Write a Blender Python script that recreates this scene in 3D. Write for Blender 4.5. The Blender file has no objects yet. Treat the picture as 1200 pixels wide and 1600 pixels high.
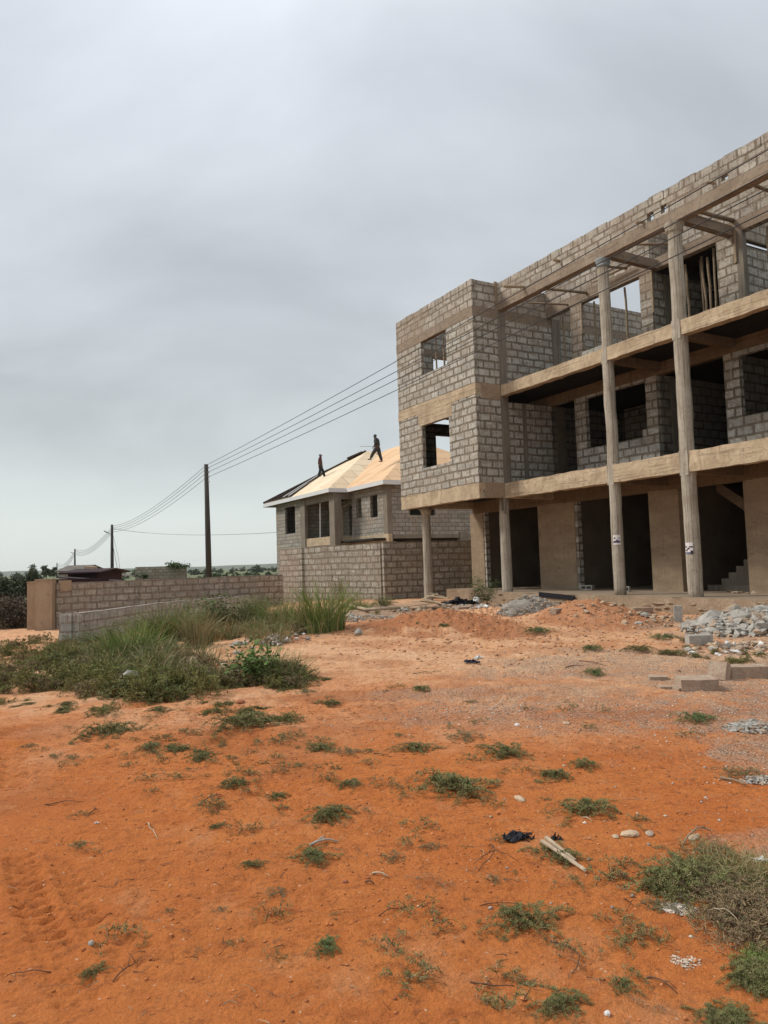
import bpy, bmesh, math, random
import numpy as np
from mathutils import Vector, Matrix, noise as mn
R_ = math.radians
scene = bpy.context.scene
col = scene.collection

# ------------------------------------------------------------ camera
F_PX, PITCH, ROLL, CZ = 1148.3, .0704, -.0302, 1.6
cp, sp = math.cos(PITCH), math.sin(PITCH)
fw = Vector((0, cp, sp)); r0 = Vector((1, 0, 0)); u0 = r0.cross(fw)
cr, sr = math.cos(ROLL), math.sin(ROLL)
CR = cr*r0 + sr*u0; CU = -sr*r0 + cr*u0
cam_d = bpy.data.cameras.new('camera'); cam = bpy.data.objects.new('camera', cam_d); col.objects.link(cam)
cam_d.sensor_fit = 'HORIZONTAL'; cam_d.sensor_width = 36; cam_d.lens = F_PX/1200*36
cam_d.clip_end = 20000; cam_d.clip_start = .05
M = Matrix((CR, CU, -fw)).transposed().to_4x4(); M.translation = (0, 0, CZ)
cam.matrix_world = M
scene.camera = cam
scene.render.resolution_x = 768; scene.render.resolution_y = 1024

# ------------------------------------------------------------ world: overcast sky
world = bpy.data.worlds.new("World"); scene.world = world; world.use_nodes = True
nt = world.node_tree; nt.nodes.clear()
def N(t, nt=nt, **kw):
    n = nt.nodes.new(t)
    for k, v in kw.items():
        if k.startswith('i_'): n.inputs[k[2:].replace('_', ' ')].default_value = v
        else: setattr(n, k, v)
    return n
L = nt.links.new
out = N('ShaderNodeOutputWorld'); bg = N('ShaderNodeBackground'); bg2 = N('ShaderNodeBackground'); add = N('ShaderNodeAddShader')
sky = N('ShaderNodeTexSky'); sky.sky_type = 'NISHITA'; sky.sun_disc = False
SUN_EL, SUN_AZ = 42, 282      # azimuth of the (veiled) sun, clockwise from +Y
sky.sun_elevation = R_(SUN_EL); sky.sun_rotation = R_(SUN_AZ)
L(sky.outputs[0], bg.inputs[0]); bg.inputs[1].default_value = .05*.15
tc = N('ShaderNodeTexCoord'); sep = N('ShaderNodeSeparateXYZ'); L(tc.outputs['Generated'], sep.inputs[0])
# project directions on a cloud layer so the streaks flatten towards the horizon
mz = N('ShaderNodeMath', operation='MAXIMUM'); L(sep.outputs[2], mz.inputs[0]); mz.inputs[1].default_value = 0.0
ad = N('ShaderNodeMath', operation='ADD'); L(mz.outputs[0], ad.inputs[0]); ad.inputs[1].default_value = .48
dx = N('ShaderNodeMath', operation='DIVIDE'); L(sep.outputs[0], dx.inputs[0]); L(ad.outputs[0], dx.inputs[1])
dy = N('ShaderNodeMath', operation='DIVIDE'); L(sep.outputs[1], dy.inputs[0]); L(ad.outputs[0], dy.inputs[1])
cmb = N('ShaderNodeCombineXYZ'); L(dx.outputs[0], cmb.inputs[0]); L(dy.outputs[0], cmb.inputs[1])
nz = N('ShaderNodeTexNoise'); nz.inputs['Scale'].default_value = 2.1; nz.inputs['Detail'].default_value = 7; nz.inputs['Roughness'].default_value = .52; nz.inputs['Distortion'].default_value = .35
mp = N('ShaderNodeMapping'); mp.inputs['Location'].default_value = (3.1, 1.7, 0); mp.inputs['Scale'].default_value = (.8, 1.25, 1); mp.inputs['Rotation'].default_value = (0, 0, .35)
L(cmb.outputs[0], mp.inputs[0]); L(mp.outputs[0], nz.inputs[0])
ramp = N('ShaderNodeValToRGB'); L(sep.outputs[2], ramp.inputs[0])
SKY = [(0.0, (.63, .67, .635)), (.06, (.62, .665, .645)), (.16, (.52, .56, .57)), (.30, (.475, .51, .535)), (.44, (.495, .53, .565)), (.58, (.585, .625, .68)), (.75, (.76, .79, .83)), (1.0, (1.0, 1.0, 1.0))]
while len(ramp.color_ramp.elements) < len(SKY): ramp.color_ramp.elements.new(.5)
for e, (p, c) in zip(ramp.color_ramp.elements, SKY): e.position = p; e.color = (*c, 1)
nr = N('ShaderNodeMapRange'); L(nz.outputs[0], nr.inputs[0]); nr.inputs[1].default_value = .3; nr.inputs[2].default_value = .7; nr.inputs[3].default_value = .82; nr.inputs[4].default_value = 1.2
# the cloud contrast fades out towards the horizon
fd = N('ShaderNodeMapRange'); L(sep.outputs[2], fd.inputs[0]); fd.inputs[1].default_value = .03; fd.inputs[2].default_value = .2
mxf = N('ShaderNodeMix'); mxf.data_type = 'FLOAT'; L(fd.outputs[0], mxf.inputs[0]); mxf.inputs[2].default_value = 1.0; L(nr.outputs[0], mxf.inputs[3])
mul = N('ShaderNodeVectorMath', operation='SCALE'); L(ramp.outputs[0], mul.inputs[0]); L(mxf.outputs[0], mul.inputs[3])
L(mul.outputs[0], bg2.inputs[0]); bg2.inputs[1].default_value = 1.0
L(bg.outputs[0], add.inputs[0]); L(bg2.outputs[0], add.inputs[1]); L(add.outputs[0], out.inputs[0])
# ------------------------------------------------------------ sun behind the cloud
sl = bpy.data.lights.new('sun', 'SUN'); sl.energy = 2.5; sl.angle = R_(13); sl.color = (1, .95, .87)
so = bpy.data.objects.new('sun', sl); col.objects.link(so)
az = R_(SUN_AZ); el = R_(SUN_EL)
sdir = Vector((math.sin(az)*math.cos(el), math.cos(az)*math.cos(el), math.sin(el)))
so.rotation_euler = (-sdir).to_track_quat('-Z', 'Y').to_euler()
vs = scene.view_settings; vs.view_transform = 'Standard'; vs.look = 'None'; vs.exposure = 0.16; vs.gamma = 1; vs.use_curve_mapping = False

# ------------------------------------------------------------ helpers
def tag(o, label=None, cat=None, group=None, kind=None):
    if label: o['label'] = label
    if cat: o['category'] = cat
    if group: o['group'] = group
    if kind: o['kind'] = kind
    return o
def empty(name, loc=(0, 0, 0), rz=0, label=None, cat=None, group=None):
    o = bpy.data.objects.new(name, None); col.objects.link(o); o.location = loc; o.rotation_euler = (0, 0, rz)
    o.empty_display_size = .2
    return tag(o, label, cat, group)
def ss(t): t = max(0., min(1., t)); return t*t*(3-2*t)
def ray(x, y): return fw + CR*((x-600)/F_PX) - CU*((y-800)/F_PX)

MOUNDS = [(4.5, 16.6, 1.1, 1.4, .46), (1.2, 16.0, 1.5, 1.3, .34), (-3.2, 21.0, 2.0, 2.5, .15), (2.6, 18.6, 1.2, 1.0, .18), (-6.0, 14.5, 2.6, 1.6, .12),
          (-1.6, 15.6, 2.0, 1.5, .12), (-.9, 7.1, .8, .25, .05), (-2.2, 8.3, 1.1, .3, .05), (7.6, 13.6, 2.0, 1.2, .10), (3.1, 12.2, 1.2, .5, .05)]
def g(x, y):
    ramp = ss((y-5)/14.)
    z = ramp*(-.40 + .60*ss((x+9.5)/9.))
    if y > 40: z -= .25*ss((y-40)/60.)
    for (cx, cy, rx, ry, h) in MOUNDS:
        d = ((x-cx)/rx)**2+((y-cy)/ry)**2
        if d < 6: z += h*math.exp(-d*1.1)
    return z
def gp(px, py):
    d = ray(px, py); z = 0.
    for _ in range(25):
        t = (z-CZ)/d.z; p = Vector((0, 0, CZ))+d*t; z = .5*z+.5*g(p.x, p.y)
    return Vector((p.x, p.y, g(p.x, p.y)))
def pxm(p): return F_PX/max(.1, (Vector(p)-Vector((0, 0, CZ))).dot(fw))

def uv_box(me, z0=0., off=0.):
    n = len(me.polygons)
    uvl = me.uv_layers.new(name='UVMap')
    co = np.empty(len(me.vertices)*3, 'f'); me.vertices.foreach_get('co', co); co = co.reshape(-1, 3)
    nr = np.empty(n*3, 'f'); me.polygons.foreach_get('normal', nr); nr = nr.reshape(-1, 3)
    lt = np.empty(n, 'i'); me.polygons.foreach_get('loop_total', lt)
    li = np.empty(len(me.loops), 'i'); me.loops.foreach_get('vertex_index', li)
    ln = np.repeat(nr, lt, axis=0); c = co[li]; a = np.abs(ln)
    isx = (a[:, 0] >= a[:, 1]) & (a[:, 0] >= a[:, 2]); isy = (~isx) & (a[:, 1] >= a[:, 2])
    U = np.where(isx, c[:, 1]+off, np.where(isy, c[:, 0]+off+.21, c[:, 0])); V = np.where(isx | isy, c[:, 2]-z0, c[:, 1])
    uvl.data.foreach_set('uv', np.stack([U, V], 1).astype('f').ravel())

class MB:
    def __init__(s): s.v = []; s.f = []; s.m = []; s.cur = 0
    def quadbox(s, P):                        # 8 corners: bottom 0-3 ccw, top 4-7
        b = len(s.v); s.v += [tuple(p) for p in P]
        for q in ((0, 3, 2, 1), (4, 5, 6, 7), (0, 1, 5, 4), (1, 2, 6, 5), (2, 3, 7, 6), (3, 0, 4, 7)):
            s.f.append(tuple(b+i for i in q)); s.m.append(s.cur)
    def box(s, x0, x1, y0, y1, z0, z1, j=0, rnd=random):
        P = [(x0, y0, z0), (x1, y0, z0), (x1, y1, z0), (x0, y1, z0), (x0, y0, z1), (x1, y0, z1), (x1, y1, z1), (x0, y1, z1)]
        if j: P = [tuple(c+rnd.uniform(-j, j) for c in p) for p in P]
        s.quadbox(P)
    def obox(s, c, ax, sx, sy, sz, j=0):      # oriented box, ax = 3 unit vectors
        P = []
        for dz in (-1, 1):
            for dx, dy in ((-1, -1), (1, -1), (1, 1), (-1, 1)):
                p = Vector(c)+ax[0]*dx*sx/2+ax[1]*dy*sy/2+ax[2]*dz*sz/2
                if j: p += Vector([random.uniform(-j, j) for _ in range(3)])
                P.append(p)
        s.quadbox(P)
    def bar(s, a, b, w, h, up=(0, 0, 1), j=0):
        a = Vector(a); b = Vector(b); d = (b-a); l = d.length; d.normalize()
        y = Vector(up).cross(d)
        if y.length < 1e-3: y = Vector((1, 0, 0)).cross(d)
        y.normalize(); z = d.cross(y)
        s.obox((a+b)/2, (d, y, z), l, w, h, j)
    def rbox(s, x0, x1, y0, y1, z0, z1, step=.25, amp=.012, seed=0.):
        def seg(a, b): n = max(1, int(round((b-a)/step))); return [a+(b-a)*i/n for i in range(n+1)]
        X, Y, Z = seg(x0, x1), seg(y0, y1), seg(z0, z1); idx = {}
        def vid(p):
            k = (round(p[0], 4), round(p[1], 4), round(p[2], 4))
            if k not in idx:
                q = Vector(p); n = mn.noise_vector(q*3.1+Vector((seed, 3.3, 7.7)))*amp + mn.noise_vector(q*11.+Vector((seed, 1., 2.)))*amp*.5
                idx[k] = len(s.v); s.v.append(tuple(q+n))
            return idx[k]
        def face(A, B, fn, flip):
            for i in range(len(A)-1):
                for k in range(len(B)-1):
                    q = [fn(A[i], B[k]), fn(A[i+1], B[k]), fn(A[i+1], B[k+1]), fn(A[i], B[k+1])]
                    if flip: q.reverse()
                    s.f.append(tuple(vid(p) for p in q)); s.m.append(s.cur)
        face(X, Y, lambda a, b: (a, b, z0), True); face(X, Y, lambda a, b: (a, b, z1), False)
        face(X, Z, lambda a, b: (a, y0, b), False); face(X, Z, lambda a, b: (a, y1, b), True)
        face(Y, Z, lambda a, b: (x0, a, b), True); face(Y, Z, lambda a, b: (x1, a, b), False)
    def tube(s, pts, r, n=8, cap=True, rn=0.):
        pts = [Vector(p) for p in pts]; k = len(pts)
        rr = r if isinstance(r, (list, tuple)) else [r]*k
        b = len(s.v); up = Vector((0, 0, 1))
        d0 = (pts[1]-pts[0]).normalized()
        if abs(d0.z) > .9: up = Vector((1, 0, 0))
        for i, p in enumerate(pts):
            d = (pts[min(i+1, k-1)]-pts[max(i-1, 0)]).normalized()
            a = up.cross(d); a.normalize(); c = d.cross(a)
            for q in range(n):
                t = 2*math.pi*q/n; rad = rr[i]*(1+random.uniform(-rn, rn))
                s.v.append(tuple(p+a*math.cos(t)*rad+c*math.sin(t)*rad))
        for i in range(k-1):
            for q in range(n):
                s.f.append((b+i*n+q, b+i*n+(q+1) % n, b+(i+1)*n+(q+1) % n, b+(i+1)*n+q)); s.m.append(s.cur)
        if cap:
            s.f.append(tuple(b+q for q in reversed(range(n)))); s.m.append(s.cur)
            s.f.append(tuple(b+(k-1)*n+q for q in range(n))); s.m.append(s.cur)
    def blob(s, c, rx, ry, rz, sub=1, amp=.25, seed=0, flat=.0, facet=2.3):
        bm = bmesh.new(); bmesh.ops.create_icosphere(bm, subdivisions=sub, radius=1)
        b = len(s.v); sd = Vector((seed*1.37, seed*.71, seed*2.1))
        for v in bm.verts:
            p = v.co.copy(); k = 1+amp*mn.noise(p*facet+sd)*1.6
            p = Vector((p.x*rx*k, p.y*ry*k, p.z*rz*k))
            if flat and p.z < -rz*flat: p.z = -rz*flat
            s.v.append(tuple(Vector(c)+p))
        for f in bm.faces: s.f.append(tuple(b+v.index for v in f.verts)); s.m.append(s.cur)
        bm.free()
    def poly(s, P): b = len(s.v); s.v += [tuple(p) for p in P]; s.f.append(tuple(range(b, b+len(P)))); s.m.append(s.cur)
    def prism(s, P, axis, d):                 # extrude polygon P (3D points) along vector
        n = len(P); b = len(s.v); s.v += [tuple(p) for p in P]+[tuple(Vector(p)+Vector(axis)*d) for p in P]
        s.f.append(tuple(b+i for i in reversed(range(n)))); s.f.append(tuple(b+n+i for i in range(n))); s.m += [s.cur]*2
        for i in range(n): s.f.append((b+i, b+(i+1) % n, b+n+(i+1) % n, b+n+i)); s.m.append(s.cur)
    # wall in a plane with rectangular openings; axis 'x': plane x=const, runs along y; axis 'y': plane y=const, runs along x
    def wall(s, axis, c0, c1, a0, a1, z0, z1, ops=()):
        A = sorted(set([a0, a1]+[q for o in ops for q in o[:2] if a0 < q < a1])); Z = sorted(set([z0, z1]+[q for o in ops for q in o[2:] if z0 < q < z1]))
        def solid(i, k):
            if i < 0 or k < 0 or i >= len(A)-1 or k >= len(Z)-1: return False
            a = (A[i]+A[i+1])/2; z = (Z[k]+Z[k+1])/2
            return not any(o[0] < a < o[1] and o[2] < z < o[3] for o in ops)
        def pt(a, c, z): return (c, a, z) if axis == 'x' else (a, c, z)
        def q(*P):
            P = list(P)
            if axis == 'x': P.reverse()
            b = len(s.v); s.v += P; s.f.append((b, b+1, b+2, b+3)); s.m.append(s.cur)
        for i in range(len(A)-1):
            for k in range(len(Z)-1):
                if not solid(i, k): continue
                a, b_, z, w = A[i], A[i+1], Z[k], Z[k+1]
                q(pt(a, c0, z), pt(b_, c0, z), pt(b_, c0, w), pt(a, c0, w)); q(pt(b_, c1, z), pt(a, c1, z), pt(a, c1, w), pt(b_, c1, w))
                if not solid(i-1, k): q(pt(a, c1, z), pt(a, c0, z), pt(a, c0, w), pt(a, c1, w))
                if not solid(i+1, k): q(pt(b_, c0, z), pt(b_, c1, z), pt(b_, c1, w), pt(b_, c0, w))
                if not solid(i, k-1): q(pt(a, c1, z), pt(b_, c1, z), pt(b_, c0, z), pt(a, c0, z))
                if not solid(i, k+1): q(pt(a, c0, w), pt(b_, c0, w), pt(b_, c1, w), pt(a, c1, w))
    def build(s, name, mat, parent=None, z0=0., off=0., smooth=False, uv=True, loc=None, rz=0, **tg):
        me = bpy.data.meshes.new(name); me.from_pydata(s.v, [], s.f)
        for m in (mat if isinstance(mat, (list, tuple)) else [mat]): me.materials.append(m)
        if any(s.m): me.polygons.foreach_set('material_index', s.m)
        if smooth: me.polygons.foreach_set('use_smooth', [True]*len(me.polygons))
        me.update()
        if uv: uv_box(me, z0, off)
        o = bpy.data.objects.new(name, me); col.objects.link(o)
        if parent: o.parent = parent
        if loc is not None: o.location = loc
        o.rotation_euler = (0, 0, rz)
        return tag(o, **tg)
def np_mesh(name, V, Fq, mat, parent=None, colors=None, smooth=False, mi=None):
    me = bpy.data.meshes.new(name); V = np.asarray(V, 'f'); Fq = np.asarray(Fq, 'i'); k = Fq.shape[1]
    me.vertices.add(len(V)); me.vertices.foreach_set('co', V.ravel())
    me.loops.add(Fq.size); me.loops.foreach_set('vertex_index', Fq.ravel())
    me.polygons.add(len(Fq)); me.polygons.foreach_set('loop_start', np.arange(0, Fq.size, k, dtype='i'))
    me.polygons.foreach_set('loop_total', np.full(len(Fq), k, 'i'))
    for m in (mat if isinstance(mat, (list, tuple)) else [mat]): me.materials.append(m)
    if mi is not None: me.polygons.foreach_set('material_index', np.asarray(mi, 'i'))
    if smooth: me.polygons.foreach_set('use_smooth', [True]*len(Fq))
    me.update(calc_edges=True)
    if colors is not None:
        ca = me.color_attributes.new('tint', 'FLOAT_COLOR', 'POINT'); ca.data.foreach_set('color', np.asarray(colors, 'f').ravel())
    o = bpy.data.objects.new(name, me); col.objects.link(o)
    if parent: o.parent = parent
    return o

# ------------------------------------------------------------ materials
def newmat(name):
    m = bpy.data.materials.new(name); m.use_nodes = True; n = m.node_tree; n.nodes.clear()
    o = n.nodes.new('ShaderNodeOutputMaterial'); b = n.nodes.new('ShaderNodeBsdfPrincipled'); n.links.new(b.outputs[0], o.inputs[0])
    b.inputs['Roughness'].default_value = .9; b.inputs['Specular IOR Level'].default_value = .25
    return m, n, b
def noise_n(n, vec, scale, detail=4, rough=.55, dist=0.):
    t = n.nodes.new('ShaderNodeTexNoise'); t.inputs['Scale'].default_value = scale; t.inputs['Detail'].default_value = detail
    t.inputs['Roughness'].default_value = rough; t.inputs['Distortion'].default_value = dist
    if vec is not None: n.links.new(vec, t.inputs['Vector'])
    return t.outputs['Fac']
def rng(n, v, a, b, c, d):
    t = n.nodes.new('ShaderNodeMapRange'); n.links.new(v, t.inputs[0])
    for i, q in enumerate((a, b, c, d)): t.inputs[i+1].default_value = q
    return t.outputs[0]
def mix(n, f, a, b, mode='MIX'):
    t = n.nodes.new('ShaderNodeMix'); t.data_type = 'RGBA'; t.blend_type = mode
    for s_, v in ((t.inputs[0], f), (t.inputs[6], a), (t.inputs[7], b)):
        if hasattr(v, 'is_output'): n.links.new(v, s_)
        elif isinstance(v, (int, float)): s_.default_value = v
        else: s_.default_value = (*v[:3], 1)
    return t.outputs[2]
def bump(n, b, h, s=.5, d=.01):
    t = n.nodes.new('ShaderNodeBump'); t.inputs['Strength'].default_value = s; t.inputs['Distance'].default_value = d
    n.links.new(h, t.inputs['Height']); n.links.new(t.outputs[0], b.inputs['Normal'])
def objco(n, k='Object'): return n.nodes.new('ShaderNodeTexCoord').outputs[k]
def mapping(n, v, sc=(1, 1, 1), loc=(0, 0, 0)):
    t = n.nodes.new('ShaderNodeMapping'); n.links.new(v, t.inputs[0]); t.inputs['Scale'].default_value = sc; t.inputs['Location'].default_value = loc; return t.outputs[0]

def block_mat(name, c1, c2, mortar, msize=.017, stain=(.30, .22, .15), stain_amt=.35, rag=.022, bw=.47, rh=.25, smear=.5):
    m, n, b = newmat(name); uv = objco(n, 'UV'); ob = objco(n)
    nzv = n.nodes.new('ShaderNodeTexNoise'); nzv.inputs['Scale'].default_value = 13; nzv.inputs['Detail'].default_value = 4; nzv.inputs['Roughness'].default_value = .6; n.links.new(uv, nzv.inputs['Vector'])
    sub = n.nodes.new('ShaderNodeVectorMath'); sub.operation = 'SUBTRACT'; n.links.new(nzv.outputs['Color'], sub.inputs[0]); sub.inputs[1].default_value = (.5, .5, .5)
    sc = n.nodes.new('ShaderNodeVectorMath'); sc.operation = 'SCALE'; n.links.new(sub.outputs[0], sc.inputs[0]); sc.inputs[3].default_value = rag*3.0
    # slow waviness of the courses
    nz2 = n.nodes.new('ShaderNodeTexNoise'); nz2.inputs['Scale'].default_value = 1.1; nz2.inputs['Detail'].default_value = 1; n.links.new(uv, nz2.inputs['Vector'])
    sb2 = n.nodes.new('ShaderNodeVectorMath'); sb2.operation = 'SUBTRACT'; n.links.new(nz2.outputs['Color'], sb2.inputs[0]); sb2.inputs[1].default_value = (.5, .5, .5)
    sc2 = n.nodes.new('ShaderNodeVectorMath'); sc2.operation = 'MULTIPLY'; n.links.new(sb2.outputs[0], sc2.inputs[0]); sc2.inputs[1].default_value = (.10, .06, 0)
    a1 = n.nodes.new('ShaderNodeVectorMath'); n.links.new(uv, a1.inputs[0]); n.links.new(sc.outputs[0], a1.inputs[1])
    a2 = n.nodes.new('ShaderNodeVectorMath'); n.links.new(a1.outputs[0], a2.inputs[0]); n.links.new(sc2.outputs[0], a2.inputs[1])
    br = n.nodes.new('ShaderNodeTexBrick'); n.links.new(a2.outputs[0], br.inputs['Vector'])
    br.inputs['Scale'].default_value = 1; br.inputs['Mortar Size'].default_value = msize; br.inputs['Mortar Smooth'].default_value = .25
    br.inputs['Brick Width'].default_value = bw; br.inputs['Row Height'].default_value = rh; br.inputs['Bias'].default_value = -.1
    br.inputs['Color1'].default_value = (*c1, 1); br.inputs['Color2'].default_value = (*c2, 1); br.inputs['Mortar'].default_value = (*mortar, 1)
    # mortar smeared over parts of the blocks
    # a second, coarser brick pass tints whole blocks so that no two neighbours match
    wn = n.nodes.new('ShaderNodeTexVoronoi'); wn.inputs['Scale'].default_value = 1; wn.inputs['Randomness'].default_value = .35
    vm = n.nodes.new('ShaderNodeVectorMath'); vm.operation = 'MULTIPLY'; n.links.new(uv, vm.inputs[0]); vm.inputs[1].default_value = (2.1, 4.0, 0); n.links.new(vm.outputs[0], wn.inputs['Vector'])
    wc = n.nodes.new('ShaderNodeSeparateColor'); n.links.new(wn.outputs['Color'], wc.inputs[0])
    bt = n.nodes.new('ShaderNodeVectorMath'); bt.operation = 'SCALE'; n.links.new(br.outputs['Color'], bt.inputs[0]); n.links.new(rng(n, wc.outputs[0], 0, 1, .80, 1.18), bt.inputs[3])
    bc = mix(n, rng(n, wc.outputs[1], .62, .95, 0, .35), bt.outputs[0], stain)
    mort2 = mix(n, rng(n, noise_n(n, uv, 2.3, 4, .7), .42, .62, 0, 1), mortar, tuple(q*1.3 for q in mortar))
    sm = rng(n, noise_n(n, uv, 7.5, 6, .75), .50, .62, 0, smear)
    sm2 = n.nodes.new('ShaderNodeMath'); sm2.operation = 'MAXIMUM'; n.links.new(sm, sm2.inputs[0]); n.links.new(br.outputs['Fac'], sm2.inputs[1])
    c = mix(n, sm2.outputs[0], bc, mort2)
    g1 = rng(n, noise_n(n, ob, 38, 3, .6), .3, .7, .84, 1.14); gm = n.nodes.new('ShaderNodeVectorMath'); gm.operation = 'SCALE'
    n.links.new(c, gm.inputs[0]); n.links.new(g1, gm.inputs[3])
    st = rng(n, noise_n(n, mapping(n, ob, (.5, .5, .9)), 1.3, 5, .62), .46, .66, 0, stain_amt)
    c = mix(n, st, gm.outputs[0], stain)
    # rain streaks of cement running down
    dr = rng(n, noise_n(n, mapping(n, ob, (11, 11, .5)), 1.6, 4, .6), .55, .66, 0, .5)
    c = mix(n, dr, c, tuple(q*.85 for q in mortar))
    c = mix(n, rng(n, noise_n(n, mapping(n, ob, (14, 14, .6), (3, 1, 2)), 1.5, 3, .6), .58, .68, 0, .4), c, tuple(q*1.1 for q in c1))
    n.links.new(c, b.inputs['Base Color'])
    hm = n.nodes.new('ShaderNodeMath'); hm.operation = 'MULTIPLY_ADD'; n.links.new(br.outputs['Fac'], hm.inputs[0]); hm.inputs[1].default_value = -1.0
    nn = noise_n(n, ob, 26, 4, .65); n.links.new(nn, hm.inputs[2]); bump(n, b, hm.outputs[0], .9, .014)
    return m
def rough_mat(name, c1, c2, scale=2.5, streak=None, spot=None, bs=.5, bd=.008, rough=.9, bscale=30, sc=(1, 1, 1), detail=6):
    m, n, b = newmat(name); ob = objco(n); v = mapping(n, ob, sc)
    c = mix(n, rng(n, noise_n(n, v, scale, detail, .62), .32, .68, 0, 1), c1, c2)
    if streak: c = mix(n, rng(n, noise_n(n, mapping(n, ob, (15, 15, .45)), 1.7, 4, .6), .48, .62, 0, .7), c, streak)
    if spot: c = mix(n, rng(n, noise_n(n, v, scale*4.3, 4, .7), .56, .70, 0, .75), c, spot)
    f = rng(n, noise_n(n, ob, bscale*1.4, 3, .6), .3, .7, .86, 1.12); gm = n.nodes.new('ShaderNodeVectorMath'); gm.operation = 'SCALE'
    n.links.new(c, gm.inputs[0]); n.links.new(f, gm.inputs[3]); n.links.new(gm.outputs[0], b.inputs['Base Color'])
    b.inputs['Roughness'].default_value = rough
    bump(n, b, noise_n(n, ob, bscale, 5, .65), bs, bd); return m
def board_concrete(name, c1, c2, dark):      # board-marked cast concrete
    m, n, b = newmat(name); ob = objco(n)
    c = mix(n, rng(n, noise_n(n, ob, 1.6, 6, .6), .32, .68, 0, 1), c1, c2)
    lines = rng(n, noise_n(n, mapping(n, ob, (.35, .35, 14)), 1.6, 3, .6), .56, .64, 0, .5)
    c = mix(n, lines, c, dark)
    c = mix(n, rng(n, noise_n(n, ob, 9, 5, .7), .55, .68, 0, .7), c, dark)
    c = mix(n, rng(n, noise_n(n, mapping(n, ob, (7, 7, .8)), 1.4, 4, .65), .53, .66, 0, .55), c, tuple(q*.5 for q in c1))
    c = mix(n, rng(n, noise_n(n, ob, 3.4, 5, .7), .55, .66, 0, .5), c, tuple(min(1, q*1.18) for q in c1))
    n.links.new(c, b.inputs['Base Color'])
    h = n.nodes.new('ShaderNodeMath'); h.operation = 'SUBTRACT'; n.links.new(noise_n(n, ob, 20, 5, .65), h.inputs[0]); n.links.new(lines, h.inputs[1])
    bump(n, b, h.outputs[0], .7, .012); return m
def leaf_mat(name, rough=.75):
    m, n, b = newmat(name); a = n.nodes.new('ShaderNodeAttribute'); a.attribute_name = 'tint'
    n.links.new(a.outputs['Color'], b.inputs['Base Color']); b.inputs['Roughness'].default_value = rough
    b.inputs['Specular IOR Level'].default_value = .2
    return m
def plain(name, c, rough=.8, metal=0., var=.15, scale=12):
    m, n, b = newmat(name); ob = objco(n)
    c_ = mix(n, rng(n, noise_n(n, ob, scale, 4, .6), .3, .7, 0, 1), tuple(q*(1-var) for q in c), tuple(min(1, q*(1+var)) for q in c))
    n.links.new(c_, b.inputs['Base Color']); b.inputs['Roughness'].default_value = rough; b.inputs['Metallic'].default_value = metal; return m

MT = {}
MT['block'] = block_mat('sandcrete_block', (.47, .45, .405), (.35, .335, .30), (.155, .128, .094), msize=.036, smear=.7)
MT['block_top'] = block_mat('weathered_block', (.44, .40, .34), (.33, .295, .25), (.165, .13, .095), stain=(.28, .205, .145), stain_amt=.5, msize=.03, smear=.8)
MT['block_dim'] = block_mat('shade_tinted_block', (.23, .215, .185), (.16, .15, .13), (.08, .064, .046), msize=.032)  # sandcrete block with the dimness of the rooms put into its colour
MT['block_dark'] = block_mat('deep_shade_block', (.15, .14, .12), (.10, .092, .08), (.05, .04, .03), msize=.032)  # same block again, coloured darker still for the shade behind the doorway
MT['block_far'] = block_mat('house_block', (.34, .32, .28), (.25, .235, .205), (.15, .128, .10), msize=.026, rag=.015)
MT['block_fence'] = block_mat('fence_block', (.42, .395, .34), (.30, .28, .235), (.165, .135, .10), msize=.038, rag=.034, smear=.85, stain=(.25, .19, .13), stain_amt=.45)
MT['block_red'] = block_mat('old_fence_block', (.42, .38, .32), (.31, .28, .23), (.19, .155, .12), msize=.036, rag=.034, smear=.85, stain=(.26, .18, .13), stain_amt=.5)
MT['block_new'] = block_mat('low_wall_block', (.44, .43, .40), (.33, .33, .31), (.25, .19, .15), msize=.022, stain=(.20, .22, .18), stain_amt=.4)
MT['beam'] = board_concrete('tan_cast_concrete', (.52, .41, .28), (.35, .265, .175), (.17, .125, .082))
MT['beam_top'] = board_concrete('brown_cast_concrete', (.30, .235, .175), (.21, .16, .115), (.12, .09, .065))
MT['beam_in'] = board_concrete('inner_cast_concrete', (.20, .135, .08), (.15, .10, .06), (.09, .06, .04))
MT['soffit'] = rough_mat('shade_dark_soffit', (.022, .020, .017), (.008, .008, .007), 1.5, spot=(.05, .038, .026))  # near black: the shade under the slabs is painted into the colour
MT['column'] = rough_mat('column_concrete', (.47, .425, .35), (.32, .275, .215), 2.2, streak=(.17, .138, .10), bs=1, bd=.018, spot=(.24, .20, .155))
MT['pilaster'] = rough_mat('pilaster_concrete', (.235, .205, .165), (.185, .155, .12), 1.8, streak=(.13, .105, .08))
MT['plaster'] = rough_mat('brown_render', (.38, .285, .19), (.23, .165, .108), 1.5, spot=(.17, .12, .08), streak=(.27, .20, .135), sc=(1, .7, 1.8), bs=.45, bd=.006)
MT['plaster_in'] = rough_mat('shade_dark_render', (.16, .12, .085), (.10, .078, .057), 1.2)  # brown render darkened in colour to stand in for indoor shade
MT['plinth'] = rough_mat('plinth_concrete', (.36, .265, .18), (.25, .18, .12), 1.6, spot=(.42, .34, .25), bs=1, bd=.02, bscale=14)
MT['floor_c'] = rough_mat('dusty_floor', (.34, .26, .185), (.25, .19, .135), 1.4)
MT['wood'] = rough_mat('weathered_wood', (.32, .25, .17), (.20, .15, .10), 3, sc=(1, 1, 6), bs=.3)
MT['wood_pale'] = rough_mat('pale_plank', (.50, .40, .28), (.34, .26, .18), 3, sc=(2, 2, 2))
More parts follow.
